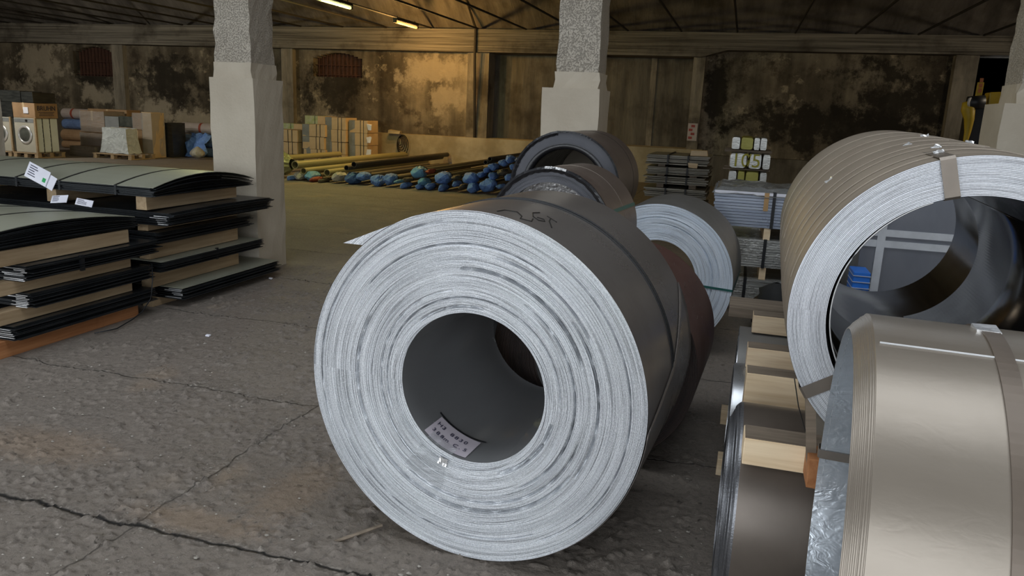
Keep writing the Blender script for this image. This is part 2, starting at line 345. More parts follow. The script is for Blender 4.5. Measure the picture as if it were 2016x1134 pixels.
for i, (h0, h1, z0, z1) in enumerate(arch):
    w = thing('window_%d' % (i+1), ['rusty barred arched window high on the far left wall', 'rusty barred arched window above the stacked cartons'][i], 'window', (0, 0, 0), kind='structure')
    box('shutter', (h0, YW+.24, z0), (h1, YW+.28, z1), M['rust'], w)
    for k in range(1, 12): x = h0+(h1-h0)*k/12; MB().tube([(x, YW+.12, z0), (x, YW+.12, z1-.16*((k/12)*2-1)**2)], .012, 6).build('bar', M['rust'], w)
    for z in (z0+.06, (z0+z1)/2): MB().tube([(h0, YW+.12, z), (h1, YW+.12, z)], .012, 6).build('crossbar', M['rust'], w)
# vaulted ceiling in two bays, tie rods
ceil = thing('ceiling', 'dark sooty barrel vaulted ceiling with iron tie rods', 'ceiling', kind='structure')
YP = 6.25; ZS = 3.46
def vault(y0, y1, rise, name, hole=None):
    n = 48; c = (y1-y0)/2; R = (c*c+rise*rise)/(2*rise); a = math.asin(c/R); mb = MB()
    P = [((y0+y1)/2+R*math.sin(-a+2*a*k/n), ZS+rise-R+R*math.cos(-a+2*a*k/n)) for k in range(n+1)]
    xs = [X0, hole[0], hole[1], X1] if hole else [X0, X1]
    for i in range(len(xs)-1):
        for k in range(n):
            (ya, za), (yb, zb_) = P[k], P[k+1]
            if hole and i == 1 and hole[2] < (ya+yb)/2 < hole[3]: continue
            mb.add([(xs[i], ya, za), (xs[i+1], ya, za), (xs[i+1], yb, zb_), (xs[i], yb, zb_), (xs[i], ya, za+.3), (xs[i+1], ya, za+.3), (xs[i+1], yb, zb_+.3), (xs[i], yb, zb_+.3)],
                   [(0, 1, 2, 3), (7, 6, 5, 4), (0, 4, 5, 1), (3, 2, 6, 7), (0, 3, 7, 4), (1, 5, 6, 2)])
    mb.build(name, M['vault'], ceil)
vault(YP+.3, YW-.1, 2.3, 'vault'); vault(YD-.2, YP-.3, 2.3, 'vault', SKY)
for k in range(13): box('added_skylight_bar', (SKY[0]+(SKY[1]-SKY[0])*k/12-.02, SKY[2], 5.75), (SKY[0]+(SKY[1]-SKY[0])*k/12+.02, SKY[3], 5.82), M['iron'], ceil)  # bars across the added skylight, out of view
box('column_beam', (X0, YP-.3, 3.2), (X1, YP+.3, 3.8), M['beam'], ceil)
SP = 1.2293; XR = -21.27
for k in range(-2, 28):
    x = XR+SP*k
    MB().tube([(x, YW-.3, ZS+.01), (x, YP+.25, ZS+.01)], .022, 6).build('tie_rod', M['iron'], ceil)
for s, x in (('left', X0), ('right', X1)):
    tag(box('wall_%s' % s, (x-.3, YD, 0), (x, YW+3, 6.2) if s == 'left' else (x+.0, YW+3, 6.2), M['wallplain']) if s == 'left' else box('wall_right', (x, YD, 0), (x+.3, YW+3, 6.2), M['wallplain']), 'stained plaster %s side wall of the hall' % s, 'wall', kind='structure')
MB().box((X0, YD-.35, 0), (DOOR[0], YD, 6)).box((DOOR[1], YD-.35, 0), (X1, YD, 6)).box((DOOR[0], YD-.35, DOOR[2]), (DOOR[1], YD, 6)).build('wall_front', M['wallplain'])
tag(bpy.data.objects['wall_front'], 'front wall with the open loading doorway behind the viewer', 'wall', kind='structure')
box('recess_slab', (wx(1880), YW+.1, 3.46), (X1, YW+3.2, 3.8), M['vault'], ceil)
tag(box('wall_recess', (wx(1925)-.3, YW+2.6, 0), (X1, YW+2.9, 4), M['wallplain']), 'dark back wall of the recess at far right', 'wall', kind='structure')
# columns: square plinth, hammered shaft
def column(cx, cy, s, h, ss, lab, oy=0, ox=0):
    c = thing('column', lab, 'column', (cx, cy, 0), group='concrete columns', kind='structure')
    def block(name, w, z0, z1, mat, jit, n, dx=0, dy=0):
        m = MB(); pts = []
        zs = [z0+(z1-z0)*k/n for k in range(n+1)]; q = 6
        for z in zs:
            for e in range(4):
                for k in range(q):
                    u = -w+2*w*k/q; p = [(u, -w), (w, u), (-u, w), (-w, -u)][e]
                    j = jit*(1.6 if k == 0 else .5)
                    pts.append((dx+p[0]+random.uniform(-j, j), dy+p[1]+random.uniform(-j, j), z))
        N = 4*q; f = [(i*N+k, i*N+(k+1) % N, (i+1)*N+(k+1) % N, (i+1)*N+k) for i in range(n) for k in range(N)]
        f += [tuple(range(N))[::-1], tuple(n*N+k for k in range(N))]
        obj(name, pts, f, mat, c)
    block('plinth', s, 0, h, M['plinth'], .004, 8)
    block('shaft', ss, h, 3.25, M['shaft'], .005, 16, ox, oy)
    block('collar', ss+.012, h, h+.13, M['plinth'], .006, 2, ox, oy)
column(-4.28, 6.09, .22, 1.69, .175, 'pale concrete column behind the stacked black sheets', .0, -.01)
column(-1.365, 6.46, .235, 1.71, .172, 'pale concrete column behind the dark coils in the middle', 0, .03)
column(1.86, 6.18, .22, 1.70, .18, 'pale concrete column at the right edge of the picture', 0, .05)
column(-7.74, 6.2, .22, 1.70, .18, 'pale concrete column at the left edge of the picture')
for k, x in enumerate((-11, -14.2, -17.4, -20.6, 5.1, 8.3, 11.5)): column(x, 6.2, .22, 1.70, .18, 'concrete column further along the row, outside the picture')
# tube lamps on the tie rods
def lamp(x, y, col, watts, lab, L=1.2):
    t = thing('tube_lamp', lab, 'lamp', (x, y, ZS-.1), group='tube lamps under the vault')
    box('housing', (-.05, -L/2, .02), (.05, L/2, .07), M['iron'], t)
    MB().tube([(0, -L/2+.03, -.012), (0, L/2-.03, -.012)], .03, 10).build('tube', emis('lamp_glow', col, 1.5), t, True)
    for s in (-1, 1): box('end_cap', (-.03, s*L/2-.03, -.04), (.03, s*L/2+.03, .03), M['iron'], t)
    for s in (-.4, .4): MB().tube([(0, s*L, .07), (0, s*L, .12)], .008, 6).build('hanger', M['iron'], t)
    for s in (-.3, .3):
        ld = bpy.data.lights.new('tube_light', 'POINT'); ld.energy = watts/2; ld.color = col; ld.shadow_soft_size = .06
        lo = bpy.data.objects.new('tube_light', ld); COL.objects.link(lo); lo.parent = t; lo.location = (0, s*L, -.28)
lamp(-7.62, 16.9, (1, .54, .15), 170, 'glowing orange tube lamp nearer the back wall')
lamp(-7.58, 13.6, (.96, .95, .36), 120, 'glowing pale yellow tube lamp at the top edge')
lamp(-7.62, 10.2, (.96, .95, .42), 70, 'added pale yellow fill lamp further forward, outside the picture')  # unseen lamp added to brighten the floor below
lamp(-16.3, 12.0, (1, .96, .86), 340, 'added warm fill lamp above the packed goods at left, outside the picture')  # added out of view as fill for the left goods
lamp(6.4, 11.5, (1, .86, .66), 220, 'added warm fill lamp above the right bay, outside the picture')  # added out of view to lift the right part of the wall
# hose on the wall, warning sign
hz = thing('cable_bundle', 'dark cable bundle hanging from the cream wall ledge', 'cable', (wx(800), YW-.36, .86))
for q in range(5):
    r = .10+.04*q; MB().tube([(r*.6*math.sin(a)+.03*q, -.02*q, -.22-.02*q+r*math.cos(a)) for a in np.linspace(0, 2*PI, 20)], .012, 6).build('loop', M['iron'], hz, True)
MB().box((-.30, -.06, -.02), (.02, .1, .06), .02).build('rag', M['ledge'], hz)
sg = at(1363, 260, YW-.18); s = thing('warning_sign', 'small white warning sign with red marks on the pilaster', 'sign', (sg.x, YW-.175, sg.z-.2))
M['white'] = plain('white_enamel', (.42, .36, .33), .5); M['red'] = plain('red_print', (.30, .05, .04), .6)
box('plate', (-.11, -.01, 0), (.11, .01, .40), M['white'], s)
for k in range(4): box('red_mark', (-.085+.05*(k % 2), -.016, .04+.09*k), (.0+.05*(k % 2), -.009, .095+.09*k), M['red'], s)

# ------------------------------------------------------------------ steel coils
def ring_profile(Ri, R, dr, amp, gap=.004, walk=.5):
    """edge profile of the wound strip, every lap a little in or out of line"""
    n = int((R-Ri)/dr); out = []; y = 0.
    for i in range(n):
        y = y*(1-.15)+rng.normal(0, amp*walk); yy = y+rng.normal(0, amp*.5); r = Ri+(R-Ri)*i/n; d = (R-Ri)/n
        out += [(yy, r+.02*d), (yy, r+.78*d), (yy+gap, r+.84*d), (yy+gap, r+.97*d)]
    out.append((0, R)); return out
def coil(name, label, base, th, R, Ri, L, mw, me, mb, dr=.004, amp=.0012, seg=144, tilt=0, group=None, wrap=None, off=(0, 0), gaps=(), back=True, gap=.004, bulge=0):
    t = thing(name, label, 'steel coil', base, -th, group); t.rotation_euler.x = tilt
    def fn(S, Rr, A):
        dx = off[0]*np.clip((R-Rr)/(R-Ri), 0, 1); dz = off[1]*np.clip((R-Rr)/(R-Ri), 0, 1)
        Rn = Rr + dx*np.cos(A) + dz*np.sin(A)
        wob = .0012*np.sin(3*A+Rr*40)*np.sin((Rr-Ri)/(R-Ri)*PI)
        S2 = S.copy()-(bulge*np.sqrt(np.clip(np.sin((Rr-Ri)/(R-Ri)*PI), 0, 1)) if S.shape[0] > 12 else 0)
        for (r0, w, dp, a0, a1) in gaps:
            ac = (np.degrees(A)-a0) % 360; span = (a1-a0) % 360 or 360
            on = np.where(ac < span, np.sin(np.clip(ac/span, 0, 1)*PI)**.35, 0)
            on = on*(.75+.5*np.sin(A*37+r0*900)*np.sin(A*11))
            S2 = S2 + dp*on*np.exp(-((Rr-r0)/w)**4)
        return S2, Rn+wob
    V, Fq = lathe(ring_profile(Ri, R, dr, amp, gap), seg, R, fn=fn); obj('winding_edge', V, Fq[:, ::-1], me, t, False)
    pr = wrap or [(0, R), (L, R)]
    if wrap is None: pr = [(L*k/8, R) for k in range(9)]
    V, Fq = lathe(pr, seg, R); obj('outer_wrap', V, Fq, mw, t, True)
    V, Fq = lathe([(L*k/4, Ri) for k in range(5)], seg, R, fn=fn); obj('bore', V, Fq[:, ::-1], mb, t, True)
    if back:
        V, Fq = lathe([(L, Ri), (L-.003, (R+Ri)/2), (L, pr[-1][1])], min(seg, 96), R, fn=fn); obj('back_edge', V, Fq, me, t, False)
    return t
def band(t, R, zc, s, w, mat, name='band', a0=0, a1=360, th=.002, seg=120, slope=0):
    n = seg; V = []; F_ = []
    A = np.radians(np.linspace(a0, a1, n+1))
    for a in A:
        ds = slope*(a-A[0])
        for (ss, rr) in ((s-w/2, R), (s-w/2, R+th), (s+w/2, R+th), (s+w/2, R)): V.append((rr*math.cos(a), ss+ds, zc+rr*math.sin(a)))
    for i in range(n):
        for k in range(4): F_.append((i*4+k, i*4+(k+1) % 4, i*4+4+(k+1) % 4, i*4+4+k))
    return obj(name, V, F_, mat, t)
def eye_strap(t, R, Ri, L, zc, ang, w, mat, off=(0, 0), lift=.004):
    """flat strap led through the eye: along the outside, across the end face and back through the bore"""
    m = MB(); a = math.radians(ang); er = Vector((math.cos(a), 0, math.sin(a))); et = Vector((-math.sin(a), 0, math.cos(a))); c = Vector((off[0], 0, zc+off[1])); c0 = Vector((0, 0, zc))
    path = [(L, R+.003), (L*.5, R+.003), (.0, R+.003), (-lift, R-.003), (-lift, (R+Ri)/2), (-lift, Ri+.003), (0, Ri-.003), (L*.5, Ri-.003), (L, Ri-.003)]
    V = []
    for i, (s, r) in enumerate(path):
        cc = c0 if r > (R+Ri)/2 else c
        for sg in (-1, 1):
            V.append(tuple(cc+er*r+et*(sg*w/2)+Vector((0, s, 0))))
    m.add(V, [(2*i, 2*i+1, 2*i+3, 2*i+2) for i in range(len(path)-1)])
    o = m.build('strap', mat, t); md = o.modifiers.new('thick', 'SOLIDIFY'); md.thickness = .0015; md.offset = 0
    return o
G = 'steel coils in the hall'
M['wrap_main'] = sheet_steel('grey_brown_steel_skin', (.165, .148, .138), (.205, .187, .175), (.24, .36), .45, (1, .4, 1), 2.2, (.15, .13, .12))
M['bore_main'] = sheet_steel('grey_steel_inside', (.29, .293, .298), (.34, .343, .348), (.18, .32), .5, (1, .3, 1), 2.5)
M['edge_main'] = edge_mat('wound_strip_edges', .599, (.56, .58, .61), (.74, .76, .79), (.10, .105, .115), 330, .3, .42, .38)
gaps = ((.405, .0045, .03, 20, 95), (.425, .004, .03, 150, 330), (.395, .0035, .022, 235, 345), (.36, .003, .02, 300, 60), (.295, .006, .03, 295, 350), (.46, .003, .018, 30, 80), (.52, .002, .012, 190, 300), (.278, .004, .02, 80, 130), (.565, .003, .015, 100, 200), (.44, .003, .02, 330, 40), (.335, .002, .012, 100, 260), (.49, .002, .012, 60, 140), (.545, .002, .012, 300, 60), (.31, .0015, .01, 0, 200))
main = coil('steel_coil', 'largest steel coil, in the foreground, with silvery ringed end and paper note inside', (-.784, 2.249, 0), .0896, .599, .2555, .79,
            M['wrap_main'], M['edge_main'], M['bore_main'], .0034, .0013, 288, gaps=gaps, off=(.0145, .0137), group=G)
# two binding wires close together round the coil
for s in (.398, .425): MB().tube([(.6005*math.cos(a), s+.003*math.sin(3*a), .599+.6005*math.sin(a)) for a in np.linspace(0, 2*PI, 145)], .0038, 6, False).build('binding_wire', M['black'], main, True)
# loose tail of the outer lap at upper left
out = [(-.472, .449)]+[(.6*math.cos(math.radians(q)), .6*math.sin(math.radians(q))) for q in np.linspace(131.5, 108, 9)]
V = [(x, y, .599+z) for y in (-.001, .785) for (x, z) in out]; k = len(out)
obj('loose_laps', V, [tuple(range(k)), tuple(range(2*k-1, k-1, -1))]+[(i, k+i, k+(i+1) % k, (i+1) % k) for i in range(k)], M['edge_main'], main)
# the lap end on the right, cut on the slant
V = []; n = 40; nj = 16
for j in range(nj+1):
    s = .003+.784*j/nj; top = -3+9.5*(s/.41) if s < .41 else 6.5+22*((s-.41)/.38)
    for k in range(n+1):
        a = math.radians(-100+(top+100)*k/n); r = .5995+.005*(k/n)
        V.append((r*math.cos(a), s, .599+r*math.sin(a)))
o = obj('lap_end', V, [(j*(n+1)+k, (j+1)*(n+1)+k, (j+1)*(n+1)+k+1, j*(n+1)+k+1) for j in range(nj) for k in range(n)], M['wrap_main'], main, True)
md = o.modifiers.new('thick', 'SOLIDIFY'); md.thickness = .0025
# handwriting scrawled on the skin
def scrawl(pts, r=.0022):
    MB().tube([(.6*math.cos(math.radians(a)), s, .599+.6*math.sin(math.radians(a))) for (s, a) in pts], r, 5).build('pen_mark', M['iron'], main)
scrawl([(.05, 84), (.10, 83.5), (.12, 80), (.08, 77), (.04, 76), (.06, 73), (.10, 74)])
scrawl([(.22, 76), (.18, 77), (.13, 75), (.11, 72.5), (.13, 71), (.15, 72), (.14, 74)])
scrawl([(.20, 71.5), (.16, 70.5), (.10, 67.5)]); scrawl([(.21, 73), (.19, 69)])
# paper note lying in the bore
def bore_patch(name, s0, s1, a0, a1, dr, mat, n=14, curl=0):
    V = []; R0 = .2555
    for i in range(n+1):
        a = math.radians(a0+(a1-a0)*i/n)
        for s in (s0, s1):
            r = R0-dr-(curl if s == s1 else 0)*(.4+.6*math.sin(PI*i/n)); V.append((.0145+r*math.cos(a), s+.008*math.sin(i*.8)*0, .599+.0137+r*math.sin(a)))
    return obj(name, V, [(2*i, 2*i+1, 2*i+3, 2*i+2) for i in range(n)], mat, main)
bore_patch('paper_note', .012, .142, -133.5, -94, .003, mottled('note_paper', (.50, .45, .50), (.58, .53, .58), 4, .7), curl=.004)
bore_patch('tape_strip', .142, .152, -137, -90, .008, M['black'])
o = bore_patch('clear_tape', -.001, .05, -128, -104, .0045, M['film'])
for (txt, s, sz) in (('H3 8830', .098, .036), ('388m C.5', .052, .034)):
    for i, ch in enumerate(txt):
        if ch == ' ': continue
        a = math.radians(-129+(4.3*i)); r = .2555-.0075
        ex = Vector((-math.sin(a), 0, math.cos(a))); ey = Vector((0, 1, 0)); ez = ex.cross(ey)
        mt = Matrix((ex, ey, ez)).transposed().to_4x4(); mt.translation = Vector((.0145+r*math.cos(a), s, .599+.0137+r*math.sin(a)))
        text_mesh('handwriting', ch, sz*.8, M['ink'], main, mt, .0005)
# clear tape over the edges below the eye, crumpled foil bit
def face_patch(name, a0, a1, r0, r1, y, mat, t, zc, n=10, jit=.003):
    V = []
    for i in range(n+1):
        for j in range(4):
            a = math.radians(a0+(a1-a0)*i/n); r = r0+(r1-r0)*j/3
            V.append((r*math.cos(a), y-random.uniform(0, jit), zc+r*math.sin(a)))
    return obj(name, V, [(4*i+j, 4*i+4+j, 4*i+5+j, 4*i+1+j) for i in range(n) for j in range(3)], mat, t)
face_patch('clear_tape', -127, -103, .265, .37, -.004, M['film'], main, .599)
face_patch('clear_tape', -110, -103, .255, .285, -.006, M['foil'], main, .599, 6, .008)

# brown coil right behind, white-edged coil, two dark wrapped coils on top of others
M['wrap_brown'] = sheet_steel('red_brown_painted_skin', (.085, .042, .034), (.115, .058, .047), (.35, .55), .25, (1, .3, 1), 4, (.14, .085, .07))
M['edge_brown'] = edge_mat('brown_strip_edges', .45, (.025, .016, .014), (.045, .028, .023), (.01, .008, .007), 200, .2, .5, .3)
br = coil('steel_coil', 'red-brown painted steel coil hidden half behind the largest coil', (-.535, 3.16, 0), .06, .455, .254, .70, M['wrap_brown'], M['edge_brown'], M['bore_main'], .006, .001, 96, group=G)
for k in range(26):
    a = math.radians(random.uniform(20, 75)); s = random.uniform(.2, .65); l = random.uniform(.01, .05); r = .4555
    MB().tube([(r*math.cos(a+l*q*.6), s+.05*q*random.uniform(-1, 1), .455+r*math.sin(a+l*q*.6)) for q in (0, .5, 1)], .0008, 4).build('scratch', M['tape_taupe'], br)
M['wrap_w'] = sheet_steel('matt_grey_skin', (.17, .165, .155), (.21, .205, .195), (.4, .55), .35, (1, .3, 1), 3)
M['edge_w'] = edge_mat('bright_white_strip_edges', .486, (.70, .78, .88), (.84, .90, .97), (.28, .31, .36), 200, .12, .4, .25)
wc = coil('steel_coil', 'steel coil with bright blue-white edges and a green strap, right of the brown coil', (-.453, 4.964, 0), .06, .486, .254, .767, M['wrap_w'], M['edge_w'], M['bore_main'], .0045, .0012, 192, group=G,
          gaps=((.36, .003, .012, 330, 100), (.40, .002, .008, 0, 120)))
M['greenstrap'] = plain('green_strap', (.012, .10, .085), .4)
eye_strap(wc, .486, .254, .767, .486, -3, .014, M['greenstrap'])
M['wrap_d'] = sheet_steel('brown_grey_skin', (.135, .105, .088), (.175, .14, .118), (.38, .55), .35, (1, .3, 1), 3, (.09, .06, .05))
M['edge_d1'] = mottled('smooth_slate_end', (.06, .062, .072), (.078, .08, .092), 3, .5, .2, .05)
M['edge_d2'] = edge_mat('slate_strip_edges', .351, (.06, .063, .075), (.10, .103, .118), (.03, .03, .036), 70, .3, .45, .2)
M['plastic'] = sheet_steel('glossy_black_film', (.010, .010, .012), (.016, .016, .018), (.22, .4), 0, (1, 1, 1), 9, wave=.3)
d1 = coil('steel_coil', 'dark coil with smooth slate end and black film rim, topmost at the back', (-1.14, 5.16, .637), 0, .376, .267, 1.02, M['wrap_d'], M['edge_d1'], M['plastic'], .03, .0003, 128, group=G, gap=.0004)
d2 = coil('steel_coil', 'dark coil with silver foil in its eye, just behind the largest coil', (-.972, 4.063, .516), .107, .351, .274, .59, M['wrap_d'], M['edge_d2'], M['plastic'], .006, .0008, 128, group=G)
def rim_wrap(t, R, zc, w, mat, a0=0, a1=360, lip=.02, jit=.006):
    n = 110; V = []
    for i in range(n+1):
        a = math.radians(a0+(a1-a0)*i/n); j = random.uniform(-jit, jit); k = random.uniform(0, jit)
        for (s, r) in ((w+j, R+.002), (w*.4, R+.004+k), (-.006, R+.005+k), (-.010-k, R-.006), (-.004, R-lip+j)): V.append((r*math.cos(a), s, zc+r*math.sin(a)))
    return obj('film_rim', V, [(5*i+j, 5*i+j+1, 5*i+j+6, 5*i+j+5) for i in range(n) for j in range(4)], mat, t)
rim_wrap(d1, .376, .376, .012, M['plastic'], -60, 100, .006, .0012); rim_wrap(d1, .378, .376, .16, M['plastic'], 100, 300, .022, .003)
rim_wrap(d2, .351, .351, .02, M['plastic'], -90, 270, .022, .003)
rim_wrap(d2, .353, .351, .01, M['foil'], 76, 96, .003, .0025)
V, Fq = lathe([(-.002, .300), (-.012, .282), (.0, .262), (.05, .258)], 96, .376); obj('inner_film_lip', V, Fq[:, ::-1], M['plastic'], d1, True)
# crumpled foil in the second dark coil's eye
V = []; n = 40
for i in range(n+1):
    a = math.radians(52+78*i/n)
    for j in range(7): r = .276-.062*j/6*(.6+.4*math.sin(PI*i/n)); V.append((r*math.cos(a)+random.uniform(-.003, .003), .01+.09*j/6+random.uniform(-.007, .007), .351+r*math.sin(a)))
obj('crumpled_foil', V, [(7*i+j, 7*i+7+j, 7*i+8+j, 7*i+1+j) for i in range(n) for j in range(6)], mottled('white_crumpled_foil', (.72, .72, .73), (.90, .90, .90), 14, .25, .35, 1., .03, 30), d2)
band(d2, .351, .351, .33, .006, M['tape_taupe'], 'band'); band(d2, .3515, .351, .0, .0, M['greenstrap'], 'strap', 10, 11)
eye_strap(d2, .351, .274, .59, .351, 22, .02, M['greenstrap'], lift=-.02)
band(d1, .376, .376, .72, .004, M['iron'], 'band', -90, 270)
# supporting coils on the floor, out of sight behind the others
hids = ['dark floor coil carrying the foil-filled coil from the left, out of sight', 'dark floor coil carrying the foil-filled coil from the right, out of sight', 'dark floor coil carrying the topmost slate-ended coil, out of sight']
for hid, (x, y, R, L, th) in zip(hids, ((-1.275, 4.07, .285, .58, .107), (-.665, 4.12, .285, .56, .107), (-1.50, 5.17, .36, 1.0, 0))):
    coil('steel_coil', hid, (x, y, 0), th, R, .15, L, M['wrap_d'], M['edge_d2'], M['bore_main'], .02, .0008, 64, group='coils under the dark wrapped coils')

# ------------------------------------------------------------------ the pile on the right
M['wrap_r3'] = sheet_steel('dark_taupe_skin', (.15, .125, .105), (.19, .16, .135), (.3, .45), .55, (.4, 1, 1), 2.5, (.11, .09, .08))
M['edge_r3'] = edge_mat('dark_strip_edges', .32, (.10, .10, .105), (.24, .245, .26), (.02, .02, .022), 90, .7, .32, .2)
M['galv'] = sheet_steel('galvanised_skin', (.50, .52, .54), (.62, .64, .67), (.2, .35), .85, (.5, 1, 1), 3)
M['edge_g'] = edge_mat('galvanised_strip_edges', .29, (.45, .46, .48), (.66, .67, .69), (.12, .12, .13), 160, .75, .28, .2)
HX = PI/2; M['stripband'] = plain('pale_band', (.30, .265, .22), .5, .2)
r3 = coil('steel_coil', 'dark taupe coil lying under the timbers at the bottom right', (.088, 2.355, 0), HX, .32, .13, .92, M['wrap_r3'], M['edge_r3'], M['bore_main'], .008, .003, 128, group=G, bulge=.038)
band(r3, .32, .32, .22, .035, M['stripband'], 'band')
coil('steel_coil', 'shiny galvanised coil under the timbers, behind the dark taupe coil', (.062, 2.975, 0), HX, .29, .13, .95, M['galv'], M['edge_g'], M['bore_main'], .006, .002, 128, group=G)
coil('steel_coil', 'galvanised coil under the farthest timber of the right pile', (.075, 3.565, 0), HX, .29, .13, .95, M['wrap_w'], M['edge_g'], M['bore_main'], .006, .002, 96, group=G)
def timber(lab, x0, x1, y0, y1, z0, z1, mat, face=None, top=None, grp='timbers on the right pile'):
    o = thing('timber', lab, 'timber', ((x0+x1)/2, y0, z0), 0, grp); hw = (x1-x0)/2
    MB().box((-hw, 0, 0), (hw, y1-y0, z1-z0), .0015, .003).build('beam', mat, o)
    MB().box((-hw+.002, .002, z1-z0-.001), (hw-.002, y1-y0-.002, z1-z0+.0012)).build('dark_top', M['wood_old'], o)  # thin darker layer over the whole top
    return o
M['endply'] = wood_mat('laminated_timber', (.74, .55, .35), (.88, .71, .49), 0, 2)
timber('pale square timber nearest in the right pile, with darker top', .088, 1.0, 2.07, 2.17, .580, .658, M['wood'])
timber('pale timber wedged between the two coils of the right pile', .095, 1.0, 2.66, 2.75, .476, .658, M['wood'])
timber('pale timber on the shiny galvanised coil, third from the front', .099, 1.0, 2.97, 3.06, .581, .66, M['endply'])
timber('pale laminated timber farthest back on the right pile', .125, 1.0, 3.50, 3.60, .581, .662, M['endply'])
o = tag(box('plank', (.02, 3.74, .585), (1.0, 3.98, .635), M['wood_old'], jit=.002, bev=.004), 'broad grey-brown plank at the back of the right pile', 'plank')
for (a, y, l) in ((1.0, 3.22, 'front'), (1.0, 3.82, 'back')):
    tag(box('chock', (.035, y, 0), (.5, y+.09, .075), M['wood'], jit=.001, bev=.003), 'small wooden chock on the floor poking out left of the pile, %s one' % l, 'chock', 'floor chocks')
tag(MB().box((.245, 1.965, .59), (.30, 2.06, .67), .002, .003).build('wood_block', M['wood_orange']), 'orange-brown wood block against the pale front timber', 'wood block')
p = at(1578, 790, 2.04); q = at(1597, 908, 2.02)
MB().box((-.012, -.01, 0), (.012, .01, .19), .001).build('lath', M['wood_old'])
o = bpy.data.objects['lath']; o.location = (q.x, q.y, q.z); o.rotation_euler = (.06, -.14, 0); tag(o, 'thin upright wooden lath leaning between timber and white-edged coil', 'lath')
MB().tube([at(1564, 745, 2.05), at(1572, 800, 2.03), at(1586, 850, 2.02)], .0015, 5).build('loose_wire', M['iron']); tag(bpy.data.objects['loose_wire'], 'thin loose wire hanging before the timbers', 'wire')
# upper coil with white edge, brown strips side by side
M['wrap_r1'] = sheet_steel('taupe_strip_skin', (.235, .195, .155), (.285, .24, .19), (.38, .55), .2, (1, .25, 1), 3, (.22, .18, .14))
M['edge_r1'] = edge_mat('white_strip_edges', .396, (.64, .66, .70), (.76, .78, .82), (.38, .39, .42), 220, .2, .4, .2)
M['bore_r1'] = sheet_steel('dark_mirror_steel', (.10, .095, .09), (.16, .155, .15), (.08, .2), .9, (1, .4, 1), 1.6)
wr = []; L1 = 1.74; nb = 9
cuts = [0, .075, .17, .31, .40, .58, .80, 1.02, 1.33, L1]
for k in range(nb):
    s0, s1 = cuts[k], cuts[k+1]; r = .396+.009*min(1, k/5)+random.uniform(-.002, .002)
    if k == 0: r = .396
    wr += [(s0+.001, r-.0012), (s0+.004, r), (s1-.012, r+.0015), (s1-.003, r+.0005)]
wr[0] = (0, .396)
r1 = coil('steel_coil', 'upper coil at right with broad white edge and taupe strips side by side', (.545, 1.96, .662), .035, .396, .306, L1, M['wrap_r1'], M['edge_r1'], M['bore_r1'], .0034, .0009, 224, group=G, wrap=wr, tilt=math.radians(1.05))
def ang_r1(px, py):
    p = at(px, py, 1.96); return math.degrees(math.atan2(p.z-1.056, p.x-.545))
for px, py in ((1868, 352), (1606, 766)): eye_strap(r1, .3975, .306, L1, .396, ang_r1(px, py), .032, M['tape_taupe'], lift=.007)
# loose inner lap, standing off the bore at upper left, its free end on the right
def inner_sheet(a0, a1, r_a, r_b, s0, s1, mat, name):
    V = []; n = 60
    for i in range(n+1):
        a = math.radians(a0+(a1-a0)*i/n); r = r_a+(r_b-r_a)*(i/n)
        for s in (s0, (s0+s1)/2, s1): V.append((r*math.cos(a), s, .396+r*math.sin(a)))
    o = obj(name, V, [(3*i+j, 3*i+j+1, 3*i+j+4, 3*i+j+3) for i in range(n) for j in (0, 1)], mat, r1, True)
    md = o.modifiers.new('thick', 'SOLIDIFY'); md.thickness = .002; return o
inner_sheet(112, 250, .304, .290, .004, .9, M['bore_r1'], 'loose_inner_lap')
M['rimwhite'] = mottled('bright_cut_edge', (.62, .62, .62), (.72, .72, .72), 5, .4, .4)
MB().tube([((.304-.014*(k/40))*math.cos(math.radians(112+138*k/40)), .004, .396+(.304-.014*(k/40))*math.sin(math.radians(112+138*k/40))) for k in range(41)], .0018, 5, False).build('lap_edge', M['rimwhite'], r1, True)
inner_sheet(-75, 45, .300, .284, .25, 1.25, M['bore_r1'], 'loose_inner_lap')
# torn nicks and lifted strip ends on top
for px, py, s in ((1712, 305, .28), (1716, 331, .12), (1672, 283, .50), (1569, 373, .55), (1760, 268, .85), (1860, 268, .7)):
    a = math.radians({1712: 101, 1716: 104, 1672: 106, 1569: 138, 1760: 92, 1860: 78}[px]); r = .398+.009*min(1, s/.79); m = MB(); V = []
    for i in range(5):
        for j in range(3): rr = r+.001+.006*j*random.uniform(.1, .9); aa = a+(.015*i)-.03; V.append((rr*math.cos(aa), s+.008*j+random.uniform(-.003, .003), .396+rr*math.sin(aa)))
    m.add(V, [(3*i+j, 3*i+3+j, 3*i+4+j, 3*i+1+j) for i in range(4) for j in (0, 1)]).build('torn_nick', M['foil'], r1)
M['stripedge'] = plain('worn_strip_edge', (.31, .265, .215), .45, .2)
for k in range(1, nb):
    band(r1, .3975+.009*min(1, k/5), .396, cuts[k], .0025, M['stripedge'], 'strip_edge', 62+random.uniform(-8, 45), 150+random.uniform(0, 50), .002)
